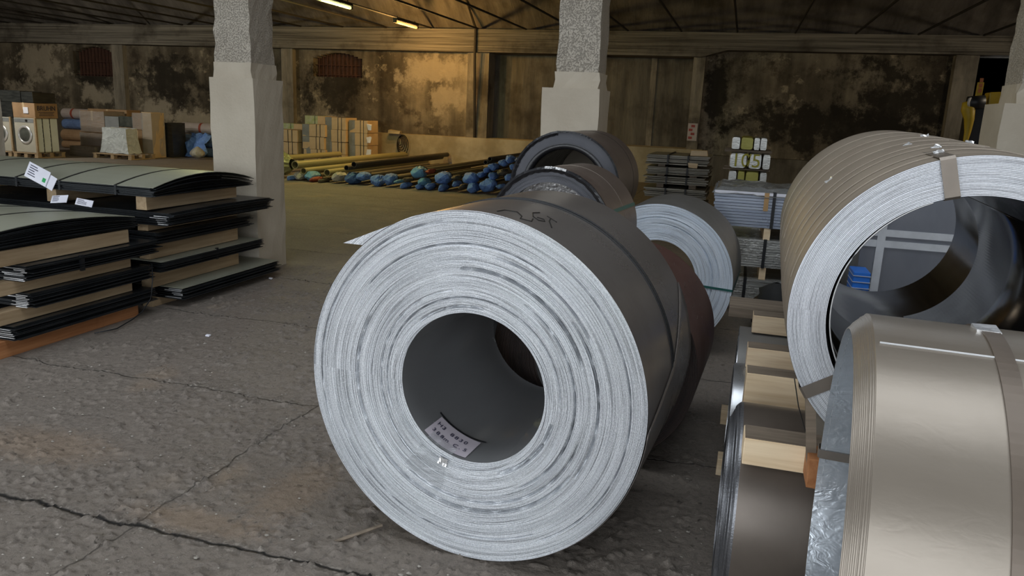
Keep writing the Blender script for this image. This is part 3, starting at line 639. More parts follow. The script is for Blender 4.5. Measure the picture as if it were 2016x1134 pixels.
# nearest coil, bottom right: thin-walled, galvanised, stepped end
M['wrap_r2'] = sheet_steel('taupe_galvanised_skin', (.215, .182, .145), (.275, .237, .195), (.24, .42), .45, (6, .5, .5), 1.3, (.21, .18, .145), wave=.10, dent=.6)
M['in_r2'] = sheet_steel('bright_rippled_zinc', (.50, .53, .56), (.66, .69, .72), (.16, .3), .75, (1, 1, 1), 3, wave=.6)
M['strap_r2'] = plain('brown_steel_strap', (.15, .12, .095), .42, .4)
M['edge_r2'] = edge_mat('stepped_strip_edges', .455, (.30, .28, .25), (.42, .40, .37), (.13, .12, .11), 300, .6, .4, .2)
r2 = thing('steel_coil', 'nearest coil at bottom right, thin-walled with rippled zinc inside', 'steel coil', (.225, 1.462, .253), -math.radians(94.5), G)
pr = [(0, .424)]; s = 0; r = .424
for k in range(14): pr += [(s, r+.0003), (s, r+.0024)]; s += .0012+.0022*random.random(); r += .0024; pr.append((s-.0005, r))
pr += [(s, .4575), (s+.3, .458), (.9, .458)]
V, Fq = lathe(pr, 192, .455); obj('outer_wrap', V, Fq, M['wrap_r2'], r2, True)
V, Fq = lathe([(.9*k/6, .4235) for k in range(7)], 192, .455); obj('bore', V, Fq[:, ::-1], M['in_r2'], r2, True)
V, Fq = lathe([(.9, .4235), (.9, .458)], 96, .455); obj('back_edge', V, Fq, M['edge_r2'], r2)
band(r2, .458, .455, .212, .028, M['strap_r2'], 'strap', -150, 130, .003, slope=.001)
MB().box((-.055, .195, .455+.453), (-.005, .232, .455+.462), .001).build('strap_seal', M['foil'], r2).rotation_euler = (0, 0, 0)
ss = MB(); A = [math.radians(100), math.radians(102)]
MB().tube([(.4585*math.cos(math.radians(76.3)), .036+.86*q, .455+.4585*math.sin(math.radians(76.3))) for q in np.linspace(0, 1, 12)], .0022, 5).build('lap_edge', M['rimwhite'], r2)
MB().tube([(.4245*math.cos(a), .012, .455+.4245*math.sin(a)) for a in np.linspace(0, 2*PI, 100)], .001, 4, False).build('inner_edge', M['rimwhite'], r2)
eye_strap(r2, .4585, .4235, .9, .455, 178, .022, M['tape_taupe'])
for i, y in enumerate((1.06, 1.87)):
    tag(box('bearer', (.25, y-.06, 0), (1.1, y+.06, .30), M['wood_old'], jit=.002, bev=.004), 'heavy timber bearer under the nearest coil, %s side' % ('near', 'far')[i], 'bearer', 'bearers under the nearest coil')

# ------------------------------------------------------------------ stacks of black sheets on the left
M['sheet'] = sheet_steel('oily_black_sheet', (.022, .025, .028), (.042, .046, .05), (.25, .42), .5, (1, 1, 1), 4)
def sheet_top():
    t = NT('lamp_sheen_sheet_face'); n = t.noise(1.4, 6); s = t.noise(.8, 4, v=t.mp((.5, 2, 1)))
    return t.fin(t.mix(t.ramp(n, [(.35, 0), (.65, 1)]), (.27, .275, .215), (.33, .335, .265)), t.ramp(s, [(.3, .35), (.7, .5)]), .15, .5)
M['sheettop'] = sheet_top()  # lamp reflection put into the colour of the black packs' top sheets
def sheet_pack(name, label, x0, x1, y0, y1, z0, z1, bow=0, n=9, jit=.02, straps=(), group='packs of black steel sheets', fan=0, top='sheettop'):
    t = thing(name, label, 'sheet pack', ((x0+x1)/2, (y0+y1)/2, z0), 0, group); cx, cy = (x0+x1)/2, (y0+y1)/2
    hx, hy = (x1-x0)/2, (y1-y0)/2; H = z1-z0; mb = MB(); N = 10
    def zz(v, q): return bow*q*(1-v*v)
    for k in range(n):
        q = k/(n-1); dx, dy = random.uniform(-jit, jit), random.uniform(-jit, jit); th = H/n*.62; zb = H*k/n
        if k == n-1: dx = dy = 0
        if fan and k < n-1: dx = random.uniform(-jit*.4, jit*(.4+fan*random.random()))
        V = []
        for i in range(N+1):
            v = -1+2*i/N; z = zb+zz(v, q)
            for (xx, dz) in ((-hx, 0), (hx, 0), (hx, th), (-hx, th)): V.append((xx+dx, hy*v+dy, z+dz))
        f = [(4*i+j, 4*i+(j+1) % 4, 4*i+4+(j+1) % 4, 4*i+4+j) for i in range(N) for j in range(4)]+[(0, 3, 2, 1), (4*N, 4*N+1, 4*N+2, 4*N+3)]
        if k == n-1: obj('top_sheet', V, f, M[top], t)
        else: mb.add(V, f)
    mb.build('sheet_bundle', M['sheet'], t)
    for sx in straps:                                        # strap across the pack in the Y direction
        x = sx-cx; P = [(-hy-.006, 0), ]; V = []
        prof = [(-hy-.012, -.002)] + [(hy*v*1.008, H*(1-.38/n)+.003+zz(v, 1)) for v in np.linspace(-1.012, 1.012, 13)] + [(hy+.012, -.002)]
        for (yy, z) in prof: V += [(x-.009, yy, z), (x+.009, yy, z)]
        o = obj('strap', V, [(2*i, 2*i+1, 2*i+3, 2*i+2) for i in range(len(prof)-1)], M['black'], t)
        md = o.modifiers.new('thick', 'SOLIDIFY'); md.thickness = .003
    return t
XA0, XA1, YA0, YA1 = -6.35, -3.93, 4.47, 5.80
zA = [(.062, .142), (.272, .352), (.475, .560), (.61, .70), (.81, .88)]
nm = ['lowest', 'second lowest', 'middle', 'second from top', 'topmost']
packsA = []
for i, (z0, z1) in enumerate(zA):
    packsA.append(sheet_pack('sheet_pack', '%s pack of black sheets in the far stack against the column' % nm[i], XA0, XA1+(.10, .03, .0, .08, 0)[i], YA0+(.12, 0, 0, .04, 0)[i], YA1+(.03, -.12, -.22, -.05, -.18)[i], z0, z1, .075 if i == 4 else (.0 if i != 3 else .01), (11, 12, 10, 13, 13)[i], (.035, .02, .025, .04, .02)[i],
                  straps=((-4.25, -4.75, -5.15, -5.75) if i == 4 else ()), top='sheettop' if i in (4, 0, 1) else 'sheet', fan=1 if i == 3 else 0))
for i, (zb, zt) in enumerate(((0, .061), (.143, .271), (.353, .474), (.561, .609), (.712, .809))):
    for j, x in enumerate((-4.06, -4.86, -6.0)):
        if i == 0: zt = .061
        o = tag(box('bearer', (x-.045, YA0+.02, zb), (x+.045, YA1-.28, zt-.001), M['woody'], jit=.0015, bev=.003), 'bearer below %s pack of far black stack, %s' % (nm[i], ('at its right end', 'in its middle', 'at its left')[j]), 'bearer', 'bearers in the far black stack')
# strap round the second pack's end
for t, y in ((packsA[1], .02), (packsA[3], .25)):
    box('end_strap', (1.21, y-.012, -.004), (1.226, y+.012, .085), M['black'], t)
XB0, XB1, YB0, YB1 = -6.3, -3.93, 2.75, 4.28
zB = [(.102, .19), (.268, .358), (.432, .525), (.62, .70)]; nmB = ['lowest', 'second lowest', 'second from top', 'topmost']
packsB = []
for i, (z0, z1) in enumerate(zB):
    packsB.append(sheet_pack('sheet_pack', '%s pack of black sheets in the near stack at the left edge' % nmB[i], XB0, XB1+(.05, .05, .07, .0)[i], YB0+(.50, .62, .60, .25)[i], YB1+(.08, .06, .12, 0)[i], z0, z1, .05 if i == 3 else 0, (13, 13, 13, 16)[i], (.022, .022, .03, .02)[i],
                  straps=((-4.35, -4.8, -5.4) if i == 3 else ()), top='sheettop' if i == 3 else 'sheet'))
for i, (zb, zt) in enumerate(((0, .101), (.191, .267), (.359, .431), (.526, .619))):
    for j, x in enumerate((-3.985, -4.9, -6.0)):
        tag(box('bearer', (x-.05, YB0+.05, zb), (x+.05, YB1-.02-(.04 if i else 0), zt-.001), M['wood_orange'] if i == 0 else M['woody'], jit=.0015, bev=.003), '%s bearer below %s pack of near black stack, %s' % ('orange-brown' if i == 0 else 'pale', nmB[i], ('at its right end', 'in its middle', 'at its left')[j]), 'bearer', 'bearers in the near black stack')
box('end_strap', (1.215, -.15, -.004), (1.23, -.12, .095), M['black'], packsB[2])
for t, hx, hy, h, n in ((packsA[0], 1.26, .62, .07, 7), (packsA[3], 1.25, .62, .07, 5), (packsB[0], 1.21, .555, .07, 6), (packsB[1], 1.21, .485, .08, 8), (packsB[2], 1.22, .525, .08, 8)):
    for k in range(n):                                        # bare bent edges at the near corner, their glint put in as white strips
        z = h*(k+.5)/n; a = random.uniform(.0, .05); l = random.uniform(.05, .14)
        MB().box((hx-l-a, -hy-.016, z), (hx+.015-a*.6, -hy-.010, z+.0035), .001).build('bare_edge_glint', M['rimwhite'], t)
# paper tags on the far stack's packs
def tagpaper(t, px, py, w, h, rot, lean=.25, green=False, yy=None):
    yy = yy or YA0-.03; p = at(px, py, yy); lp = (p.x-t.location.x, yy-t.location.y, p.z-t.location.z)
    o = box('paper_tag', (-w/2, -.002, -h/2), (w/2, .002, h/2), M['paper'], t, bev=.001); o.location = lp; o.rotation_euler = (-lean, rot, 0)
    for k in range(5): m = box('print', (-w*.4, -.0035, h*(.32-.15*k)), (-w*.4+w*random.uniform(.2, .62), -.002, h*(.32-.15*k)+h*.05), M['ink'], o)
    if green: box('green_mark', (w*.28, -.0035, -h*.28), (w*.42, -.002, -h*.02), M['green'], o)
    return o
tagpaper(packsA[4], 74, 343, .20, .115, .36, .2, True); tagpaper(packsA[4], 88, 352, .19, .10, .42, .2, yy=YA0-.024)
tagpaper(packsA[3], 117, 392, .15, .06, -.1, .5, yy=YA0-.01); tagpaper(packsA[3], 166, 399, .15, .05, .08, .4, yy=YA0-.01)
# further flat packs just behind at the left edge
sheet_pack('sheet_pack', 'flat pack of sheets with painted lamp sheen on top at the far left beside the column', -9.6, -6.75, 4.7, 5.75, .55, .82, .03, 9, .02, straps=(-7.0, -7.25, -7.9))
box_ = tag(box('pallet_block', (-9.4, 4.75, 0), (-6.9, 5.7, .549), M['wood_old'], bev=.01), 'dark wooden crate under the flat pack at far left', 'crate')
# loose strap end hanging from the stack to the floor
pts = [Vector((-3.885, 4.36, .36)), Vector((-3.86, 4.33, .25)), Vector((-3.86, 4.30, .12)), flr(262, 628, .02), flr(230, 647, .012), flr(186, 656, .012)]
o = MB().tube([pts[0], pts[1], (pts[1]+pts[2])/2, pts[2], (pts[2]+pts[3])/2-Vector((0, 0, .02)), pts[3], pts[4], pts[5]], .004, 6).build('loose_strap', M['black'], None, True); tag(o, 'loose black strap end curling from the sheet stacks onto the floor', 'strap')

# ------------------------------------------------------------------ tubes and capped bars before the back wall
M['olive'] = sheet_steel('olive_wrapped_tube', (.30, .27, .13), (.38, .34, .18), (.4, .6), .1, (1, .3, 1), 2)
M['darktube'] = plain('dark_tube', (.075, .065, .05), .55, .2)
M['bar'] = plain('grey_brown_bar', (.13, .115, .085), .6, .2)
def clothy(name, c):
    t = NT(name); n = t.noise(7, 4, .6, v=t.mp((1, .5, 1)), dist=1); t.bump(n, .9, .06)
    return t.fin(t.mix(t.ramp(n, [(.35, 0), (.65, 1)]), tuple(x*.7 for x in c), c), .55, 0, .4)
M['blue'] = clothy('blue_plastic_cap', (.17, .33, .78)); M['teal'] = clothy('teal_plastic_cap', (.18, .42, .66)); M['dblue'] = clothy('dark_blue_cap', (.08, .17, .38)); M['whitecap'] = clothy('white_plastic_cap', (.50, .48, .42)); M['redcap'] = clothy('red_cap', (.34, .07, .04))
def tube_px(cx, cy, r, kind, lab, Y=13.3, L=5.0, cap=None, name='steel_tube', group='tubes and bars before the back wall', br=None):
    x, y = 520+cx/3.877, 210+cy/3.877; p = at(x, y, Y); dep = (Vector(p)-Vector((0, 0, CAM_H))).dot(CF); R = r/3.877*dep/F_PX*.9
    Rb = br or R; t = thing(name, lab, 'tube' if cap is None else 'capped bar', (p.x, Y, 0), 0, group); z = max(p.z, R*.9)
    L = min(L, YW-.4-Y)
    if kind == 'hollow':
        V, Fq = lathe([(L, Rb), (0, Rb), (0, Rb*.82), (.6, Rb*.82), (.6, .001)], 20, z); obj('pipe', V, Fq, M[{'o': 'olive', 'd': 'darktube'}[cap or 'o']] if cap in ('o', 'd') else M['olive'], t, False)
    else:
        V, Fq = lathe([(L, .001), (L, Rb*.56), (.1, Rb*.56), (.1, .001)], 12, z); obj('bar', V, Fq, M['bar'], t, False)
        n = 18; m = 8; V = []
        ph = [random.uniform(0, 6) for _ in range(4)]
        for j in range(m+1):                                  # baggy cap gathered behind the end
            q = j/m; s = -.10+.42*q; prof = [0.02, .78, .97, 1.02, .98, 1.0, .90, .80, .74][j]
            for k in range(n):
                a = 2*PI*k/n; rr = R*prof*(1+.11*math.sin(2*a+ph[0])+.07*math.sin(5*a+ph[1]+3*q)+random.uniform(-.07, .07)); V.append((rr*math.cos(a), s+.03*math.sin(2*a+ph[2])*(1 if j else 0), max(.004, z+rr*math.sin(a)*.97)))
        f = [(j*n+k, (j+1)*n+k, (j+1)*n+(k+1) % n, j*n+(k+1) % n) for j in range(m) for k in range(n)]
        obj('cap', V, f, M[kind], t, False)
        MB().tube([(Rb*.80*math.cos(a), .30, z+Rb*.80*math.sin(a)) for a in np.linspace(0, 2*PI, 14)], .008, 5, False).build('tie', M['black'], t)
    return t
big = [(235, 445, 33, 'hollow', 'thick olive wrapped tube with open end, longest on the floor rack', 13.4, 5.2, 'o'), (70, 400, 26, 'hollow', 'olive wrapped tube at the left of the tube row, partly behind the column', 14.2, 2.8, 'o'),
       (685, 442, 24, 'hollow', 'dark tube with open end lying on the tube row', 13.6, 5, 'd'), (628, 468, 22, 'hollow', 'dark tube with open end left of the other dark tube', 13.5, 5, 'd'),
       (300, 492, 28, 'hollow', 'olive tube lying under the thick olive tube', 13.5, 5, 'o'), (480, 505, 30, 'hollow', 'olive tube lying low between two white caps', 13.55, 5, 'o'),
       (1690, 425, 18, 'hollow', 'dark tube end at the top of the blue capped heap', 13.9, 5, 'd'), (1722, 400, 18, 'hollow', 'highest dark tube end above the blue capped heap', 14.0, 4.8, 'd')]
for (cx, cy, r, k, lab, Y, L, c) in big: tube_px(cx, cy, r, k, lab, Y, L, c)
p = at(520+70/3.877, 210+400/3.877, 14.2)
for j, yy in enumerate((14.5, 16.4)): tag(box('trestle', (p.x-.16, yy, 0), (p.x+.16, yy+.1, p.z-.076), M['wood_old'], bev=.004), 'dark wooden trestle under the rearmost olive tube, %s one' % ('near', 'far')[j], 'trestle', 'trestles under the olive tube')
caps = [(195, 550, 20, 'blue', 'small blue'), (262, 528, 40, 'whitecap', 'white'), (350, 535, 42, 'teal', 'pale blue'), (374, 572, 24, 'redcap', 'red-brown'), (430, 585, 17, 'bar', 'bare grey'),
        (555, 538, 45, 'whitecap', 'white'), (660, 548, 52, 'dblue', 'dark blue'), (742, 535, 40, 'blue', 'blue'), (850, 567, 48, 'blue', 'blue'), (945, 558, 46, 'blue', 'blue'),
        (1013, 572, 17, 'teal', 'small teal'), (1062, 602, 28, 'blue', 'small blue'), (1080, 560, 20, 'bar', 'bare grey'), (1168, 502, 54, 'teal', 'big teal'), (1252, 497, 20, 'redcap', 'red'),
        (1205, 575, 34, 'teal', 'grey-blue'), (1175, 612, 24, 'blue', 'small blue'), (1250, 612, 26, 'blue', 'small blue'), (1355, 545, 60, 'blue', 'biggest blue'), (1350, 622, 28, 'blue', 'small blue'),
        (1452, 545, 22, 'bar', 'bare grey'), (1456, 592, 24, 'blue', 'small blue'), (1505, 612, 24, 'bar', 'bare grey'), (1565, 548, 56, 'blue', 'big blue'), (1582, 622, 42, 'blue', 'broad blue'),
        (1700, 602, 62, 'blue', 'big blue'), (1648, 522, 25, 'blue', 'small blue'), (1692, 487, 24, 'blue', 'small blue'), (1738, 462, 32, 'blue', 'blue'), (1736, 532, 32, 'blue', 'blue'),
        (1815, 432, 30, 'blue', 'blue'), (1868, 402, 32, 'blue', 'topmost blue'), (1892, 462, 24, 'blue', 'small blue'), (1862, 542, 34, 'blue', 'blue'), (1792, 612, 22, 'blue', 'small blue'), (1806, 505, 30, 'bar', 'bare grey'), (1935, 405, 24, 'dblue', 'dark blue')]
od = ['first', 'second', 'third', 'fourth', 'fifth', 'sixth', 'seventh', 'eighth', 'ninth', 'tenth', 'eleventh', 'twelfth']
cnt = {}
for (cx, cy, r, k, d) in caps:
    cnt[d] = cnt.get(d, 0)+1
    tot = sum(1 for c in caps if c[4] == d)
    lab = ('%s %s bar end from the left in the capped heap' % (od[cnt[d]-1], d) if tot > 1 else 'bar end with %s cap in the heap before the cream ledge' % d)
    tube_px(cx, cy, r, k, lab, 13.25+(650-cy)/650*1.2+.25*(cx/1900), 4.6, cap='c', name='capped_bar')
# clear plastic bundle at the column
V = []; n = 24; c = at(553, 334, 13.6)
for j in range(13):
    for k in range(n):
        a = 2*PI*k/n; q = j/12; r = (.34*math.sin(PI*(.06+.88*q))**.6)*(1+random.uniform(-.13, .13)); V.append((c.x-.35+.9*(q-.5), 13.5+r*.9*math.cos(a), max(.01, .29+r*.85*math.sin(a))))
o = obj('plastic_bundle', V, [(j*n+k, j*n+(k+1) % n, (j+1)*n+(k+1) % n, (j+1)*n+k) for j in range(12) for k in range(n)], sheet_steel('crumpled_film_bundle', (.20, .19, .08), (.34, .32, .16), (.15, .4), .1, (1, 1, 1), 6, wave=2)); tag(o, 'crumpled olive plastic bundle beside the left column', 'bundle')
o.location.y = .35
# ------------------------------------------------------------------ cartons
M['sleeve'] = mottled('grey_sleeve', (.16, .17, .17), (.24, .25, .25), 4, .7); M['sleeveg'] = mottled('green_white_sleeve', (.28, .36, .12), (.42, .44, .34), 7, .7)
def carton(px0, px1, ytop, Y, n, lab, green=0, flap=False, base=0):
    a, b = at(px0, ytop, Y), at(px1, ytop, Y); w = b.x-a.x; h = .30; z = (a.z+b.z)/2; k = 0
    lv = ['topmost', 'second from top', 'third from top', 'fourth from top', 'fifth from top']
    while z > .12 and k < n:
        zb = max(z-h, .0)
        t = thing('carton', '%s carton of the %s' % (lv[k], lab), 'carton', ((a.x+b.x)/2, Y, zb), 0, 'cartons stacked before the back wall')
        hw = w/2-.006+random.uniform(-.012, .004); dz = z-zb-.004; dx = random.uniform(-.02, .02)
        MB().box((-hw+dx, 0, 0), (hw+dx, .58, dz), .006, .008).build('box', M['cardlight'], t)
        MB().box((-hw-.004+dx, -.004, -.0), (-hw+w*(.62 if green and k == 0 else .3)+dx, .584, dz+.003)).build('sleeve', M['sleeveg'] if green and k == 0 else M['sleeve'], t)
        for q in (.12, .28) if not green else (.0,): box('strap', (dx+q*w-.007, -.007, -.001), (dx+q*w+.007, .587, dz+.005), M['black'], t)
        if flap: MB().box((hw+dx, -.02, dz*.25), (hw+dx+.10, .0, dz*.72), .02).build('flap', M['paper'], t)
        z = zb-.002; k += 1
carton(537, 586, 255, 17.3, 4, 'carton stack nearest the column'); carton(551, 595, 243, 18.1, 5, 'carton stack behind, by the column', 1)
carton(595, 640, 245, 17.3, 4, 'second carton stack from the column'); carton(600, 640, 228, 18.1, 5, 'tall carton stack at the back', 1)
carton(640, 682, 231, 17.4, 5, 'third carton stack from the column'); carton(686, 723, 237, 17.5, 5, 'rightmost carton stack with white flaps', 0, True)

# ------------------------------------------------------------------ packed goods at the far left
M['washer'] = mottled('cream_enamel', (.40, .38, .31), (.47, .45, .38), 3, .4); M['washerw'] = mottled('white_enamel_side', (.62, .68, .66), (.70, .75, .73), 3, .45)
M['glass'] = mottled('dark_glass', (.05, .055, .05), (.10, .105, .09), 5, .12); M['blackfilm'] = sheet_steel('black_wrapped_goods', (.012, .013, .013), (.03, .032, .03), (.25, .45), 0, (1, 1, 5), 4, wave=1)
def pallet(lab, x0, x1, y0, y1, z=0):
    t = thing('pallet', lab, 'pallet', ((x0+x1)/2, (y0+y1)/2, z), 0, 'wooden pallets'); hx, hy = (x1-x0)/2, (y1-y0)/2
    for k in range(5): y = -hy+.05+(2*hy-.1)*k/4; box('board', (-hx, y-.05, .10), (hx, y+.05, .122), M['wood_old'] if k % 2 else M['woody'], t)
    for i in (-1, 0, 1):
        for j in (-1, 0, 1): box('block', (i*(hx-.06)-.05, j*(hy-.06)-.05, .022), (i*(hx-.06)+.05, j*(hy-.06)+.05, .10), M['woody'], t)
        box('skid', (i*(hx-.06)-.05, -hy, 0), (i*(hx-.06)+.05, hy, .022), M['woody'], t)
    return t
gx, gy = -15.55, 14.1
pallet('pallet under the washing machine with the white side', gx-.72, gx+.02, gy-.02, gy+.75); pallet('pallet under the washing machine at the left edge', gx-1.45, gx-.76, gy-.02, gy+.75)
for i in range(2):
    x1 = gx-.02-.72*i; x0 = x1-.6; z0 = .125
    t = thing('washing_machine', ['front-loading washing machine with white ribbed side, under the lettered box', 'front-loading washing machine nearest the left edge'][i], 'washing machine', ((x0+x1)/2, gy, z0), 0, 'washing machines on pallets')
    MB().box((-.3, 0, 0), (.3, .62, .78), 0, .012).build('body', M['washer'], t)
    MB().box((.296, .01, .02), (.306, .61, .76), 0, .003).build('side_panel', M['washerw'], t)
    for k in range(6): box('rib', (.304, .12, .1+.105*k), (.311, .5, .13+.105*k), M['washerw'], t)
    V, Fq = lathe([(-.012, .21), (-.03, .19), (-.03, .165), (-.012, .155)], 36, .40); obj('door_ring', V, Fq[:, ::-1], M['foil'], t, True)
    V, Fq = lathe([(-.012, .155), (-.035, .10), (-.045, .001)], 32, .40); obj('door_glass', V, Fq[:, ::-1], M['glass'], t, True)
    box('control_panel', (-.28, -.006, .68), (.28, .002, .765), M['sleeve'], t); box('knob', (.05, -.02, .70), (.10, 0, .745), M['iron'], t)
    for yy in (.2, .4): box('strap', (.306, yy-.008, 0), (.315, yy+.008, .78), M['black'], t)
    box('post', (.30, -.02, 0), (.345, .02, .79), M['woody'], t)
zt = .125+.785
def cbox(lab, x0, x1, y0, y1, z0, z1, mat, name='cardboard_box', cat='box', film=False, tape=True, jit=.006):
    t = thing(name, lab, cat, ((x0+x1)/2, (y0+y1)/2, z0), 0, 'packed goods at the far left'); hx, hy, h = (x1-x0)/2, (y1-y0)/2, z1-z0
    MB().box((-hx, -hy, 0), (hx, hy, h-.004), jit, .008).build('box', mat, t)
    if tape: box('tape', (-.03, -hy-.003, h*.55), (.03, hy+.003, h-.001), M['cardlight'], t)
    if film:
        V = []; n = 40; m = 8
        for j in range(m+1):
            for k in range(n):
                u = k/n*4; e = int(u) % 4; q = (u-int(u))*2-1; p = [(q*hx, -hy), (hx, q*hy), (-q*hx, hy), (-hx, -q*hy)][e]; sc = 1.015+random.uniform(0, .02); V.append((p[0]*sc, p[1]*sc, .03*h+h*.95*j/m))
        obj('stretch_film', V, [(j*n+k, j*n+(k+1) % n, (j+1)*n+(k+1) % n, (j+1)*n+k) for j in range(m) for k in range(n)], M['film'], t)
    return t
bx = cbox('brown cardboard box lettered BRUHN on top of the washing machine', gx-.62, gx+.02, gy, gy+.62, zt, zt+.34, M['card'])
mt = Matrix(((0, 0, 1), (1, 0, 0), (0, 1, 0))).to_4x4(); mt.translation = Vector((.328, 0, .22)); text_mesh('lettering', 'BRUHN', .15, M['ink'], bx, mt)
for k, wd in enumerate((.42, .36, .40)): box('print_line', (.318, -wd/2, .13-.035*k), (.327, wd/2, .14-.035*k), M['ink'], bx)
box('shipping_label', (.0, -.325, .10), (.14, -.314, .24), M['paper'], bx)
cbox('black wrapped box between the two cardboard boxes on the washers', gx-.98, gx-.64, gy, gy+.6, zt, zt+.34, M['blackfilm'], 'wrapped_box', 'box', tape=False)
b2 = cbox('brown cardboard box with round print at the left edge', gx-1.42, gx-1.0, gy, gy+.6, zt, zt+.34, M['card'])
V, Fq = lathe([(0, .11), (0, .07)], 24, .17); o = obj('ring_print', V, Fq, M['ink'], b2); o.location = (.05, -.314, 0)
cbox('long black wrapped package lying on the boxes, left part', gx-1.45, gx-.36, gy, gy+.6, zt+.342, zt+.342+.26, M['blackfilm'], 'wrapped_package', 'package', tape=False)
cbox('short black wrapped package lying on the lettered box', gx-.34, gx+.0, gy, gy+.6, zt+.342, zt+.342+.24, M['blackfilm'], 'wrapped_package', 'package', tape=False)
def pbox(lab, px0, px1, py0, py1, Y, mat, dpt=.6, film=False, name='cardboard_box', cat='box', tape=True, ground=False):
    a, b = at(px0, py1, Y), at(px1, py1, Y); top = (at(px0, py0, Y).z+at(px1, py0, Y).z)/2; bot = 0.0 if ground else max(0, (a.z+b.z)/2)
    return cbox(lab, a.x, b.x, Y, Y+dpt, bot, top, mat, name, cat, film, tape)
pbox('large brown carton low in the film-wrapped pile', 161, 208, 261, 300, 16.3, M['card'], .7, True, ground=True)
pbox('film-wrapped brown carton at the top left of the pile', 160, 207, 218, 260.5, 16.3, M['card'], .7, True)
pbox('flat brown carton at the back top of the film-wrapped pile', 175, 250, 215, 240, 17.1, M['card'], .5, False)
for nmx in ('lower', 'upper'): pass
pbox('brown carton hidden low at the back of the wrapped pile', 175, 250, 240.5, 305, 17.1, M['card'], .5, ground=True)
pbox('grey film-wrapped parcel in the middle of the pile', 209, 235, 229, 262, 16.3, M['sleeve'], .6, True, 'wrapped_parcel', 'parcel', False)
pbox('dark grey crate right of the wrapped parcel', 236, 261, 229, 250, 16.3, M['glass'], .55, False, 'crate', 'crate', False)
pbox('small brown carton under the dark grey crate', 236, 261, 250.5, 272, 16.3, M['card'], .55)
pbox('brown base carton behind the white sack', 209, 261, 272.5, 303, 16.3, M['card'], .6, ground=True)
pbox('brown carton right of the white sack', 263, 282, 256, 300, 16.2, M['card'], .5, ground=True)
pbox('tall tan carton with film at the right of the pile', 283, 302, 221, 302, 16.2, M['cardlight'], .45, True, ground=True)
pbox('brown carton leaning at the top of the tall tan carton', 262, 282, 222, 255.5, 16.2, M['card'], .6, True)
pbox('tall black wrapped package right of the tan carton', 327, 341, 242, 303, 16.7, M['blackfilm'], .5, False, 'wrapped_package', 'package', False, ground=True)
pbox('low dark brown crate left of the white sack', 138, 188, 288, 305, 15.4, M['wood_old'], .5, False, 'crate', 'crate', False, ground=True)
pa = flr(205, 309); pallet('low wooden pallet under the white sack', pa.x, pa.x+1.15, pa.y-.35, pa.y+.45)
V = []; n = 20; m = 8
for j in range(m+1):
    q = j/m
    for k in range(n):
        u = k/n*4; e = int(u) % 4; w = (u-int(u))*2-1; p = [(w, -1), (1, w), (-w, 1), (-1, -w)][e]; sc = 1-.16*min(1, q*1.5)+.02*math.sin(5*k)+(.03 if j == 0 else 0)
        V.append((p[0]*.42*sc, p[1]*.22*sc, .60*q+.015*math.sin(k*2.1)))
V.append((0, 0, .61)); f = [(j*n+k, j*n+(k+1) % n, (j+1)*n+(k+1) % n, (j+1)*n+k) for j in range(m) for k in range(n)]+[(m*n+k, m*n+(k+1) % n, len(V)-1) for k in range(n)]
o = obj('sack', V, f, clothy('white_film_sack', (.62, .66, .67)), None, False, (pa.x+.48, pa.y+.05, .123)); tag(o, 'white plastic covered sack on the low pallet', 'sack')
# rolls with red tape, blue sheeting
def roll(lab, x0, x1, y, z, r, mat, bandm=None):
    t = thing('roll', lab, 'roll', ((x0+x1)/2, y, z-r), 0, 'wrapped rolls'); h = (x1-x0)/2
    MB().tube([(-h, 0, r), (-h+.02, 0, r), (h-.02, 0, r), (h, 0, r)], [r*.9, r, r, r*.9], 18).build('roll', mat, t, False)
    if bandm: MB().tube([(-h*.3, 0, r), (-h*.3+.07, 0, r)], r*1.02, 18).build('tape', bandm, t)
M['pinkish'] = mottled('pale_pink_roll', (.36, .30, .28), (.44, .38, .36), 3, .6); M['bluesheet'] = clothy('blue_sheeting', (.14, .22, .42))
p = at(128, 241, 17.6); roll('pale roll with red tape behind the washing machines', p.x, p.x+.95, 17.6, .95, .14, M['pinkish'], M['redcap'])
roll('blue wrapped roll under the pale roll by the washing machines', p.x, p.x+.95, 17.6, .66, .14, M['bluesheet']); roll('brown wrapped roll at the bottom by the washing machines', p.x, p.x+.95, 17.55, .36, .16, M['card']); roll('lowest roll behind the washing machines', p.x, p.x+.95, 17.5, .10, .10, M['card'])
p = at(346, 258, 17.6); roll('pale roll with red tape left of the column', p.x, p.x+1.7, 17.9, .72, .15, M['pinkish'], M['redcap'])
roll('blue roll under the pale roll left of the column', p.x, p.x+1.7, 17.7, .40, .17, M['bluesheet']); roll('blue roll lowest left of the column', p.x, p.x+1.7, 17.6, .115, .115, M['bluesheet'])
V = []; c = at(380, 290, 17.2)
for j in range(9):
    for k in range(7): V.append((c.x-.14+.10*k+.05*math.sin(j*1.3), 17.3-.25*(j/8)+.05*math.sin(k*2.2+j), max(.01, .62-.6*(j/8)**1.1+.04*math.sin(k*3+j*2))))
o = obj('blue_tarpaulin', V, [(7*j+k, 7*j+k+1, 7*j+8+k, 7*j+7+k) for j in range(8) for k in range(6)], M['blue'], None, True); md = o.modifiers.new('t', 'SOLIDIFY'); md.thickness = .01; tag(o, 'crumpled blue tarpaulin hanging over rolls left of the column', 'tarpaulin')
V = []; c = at(389, 296, 16.7)
for j in range(7):
    for k in range(12): a = 2*PI*k/12; r = [.02, .13, .17, .17, .14, .09, .02][j]*(1+.15*math.sin(3*k)); V.append((c.x+r*math.cos(a), 16.7+r*math.sin(a), .02+.30*j/6))
o = obj('plastic_bag', V, [(12*j+k, 12*j+(k+1) % 12, 12*j+12+(k+1) % 12, 12*j+12+k) for j in range(6) for k in range(12)], M['whitecap'], None, True); tag(o, 'small white plastic bag at the foot of the blue tarpaulin', 'bag')

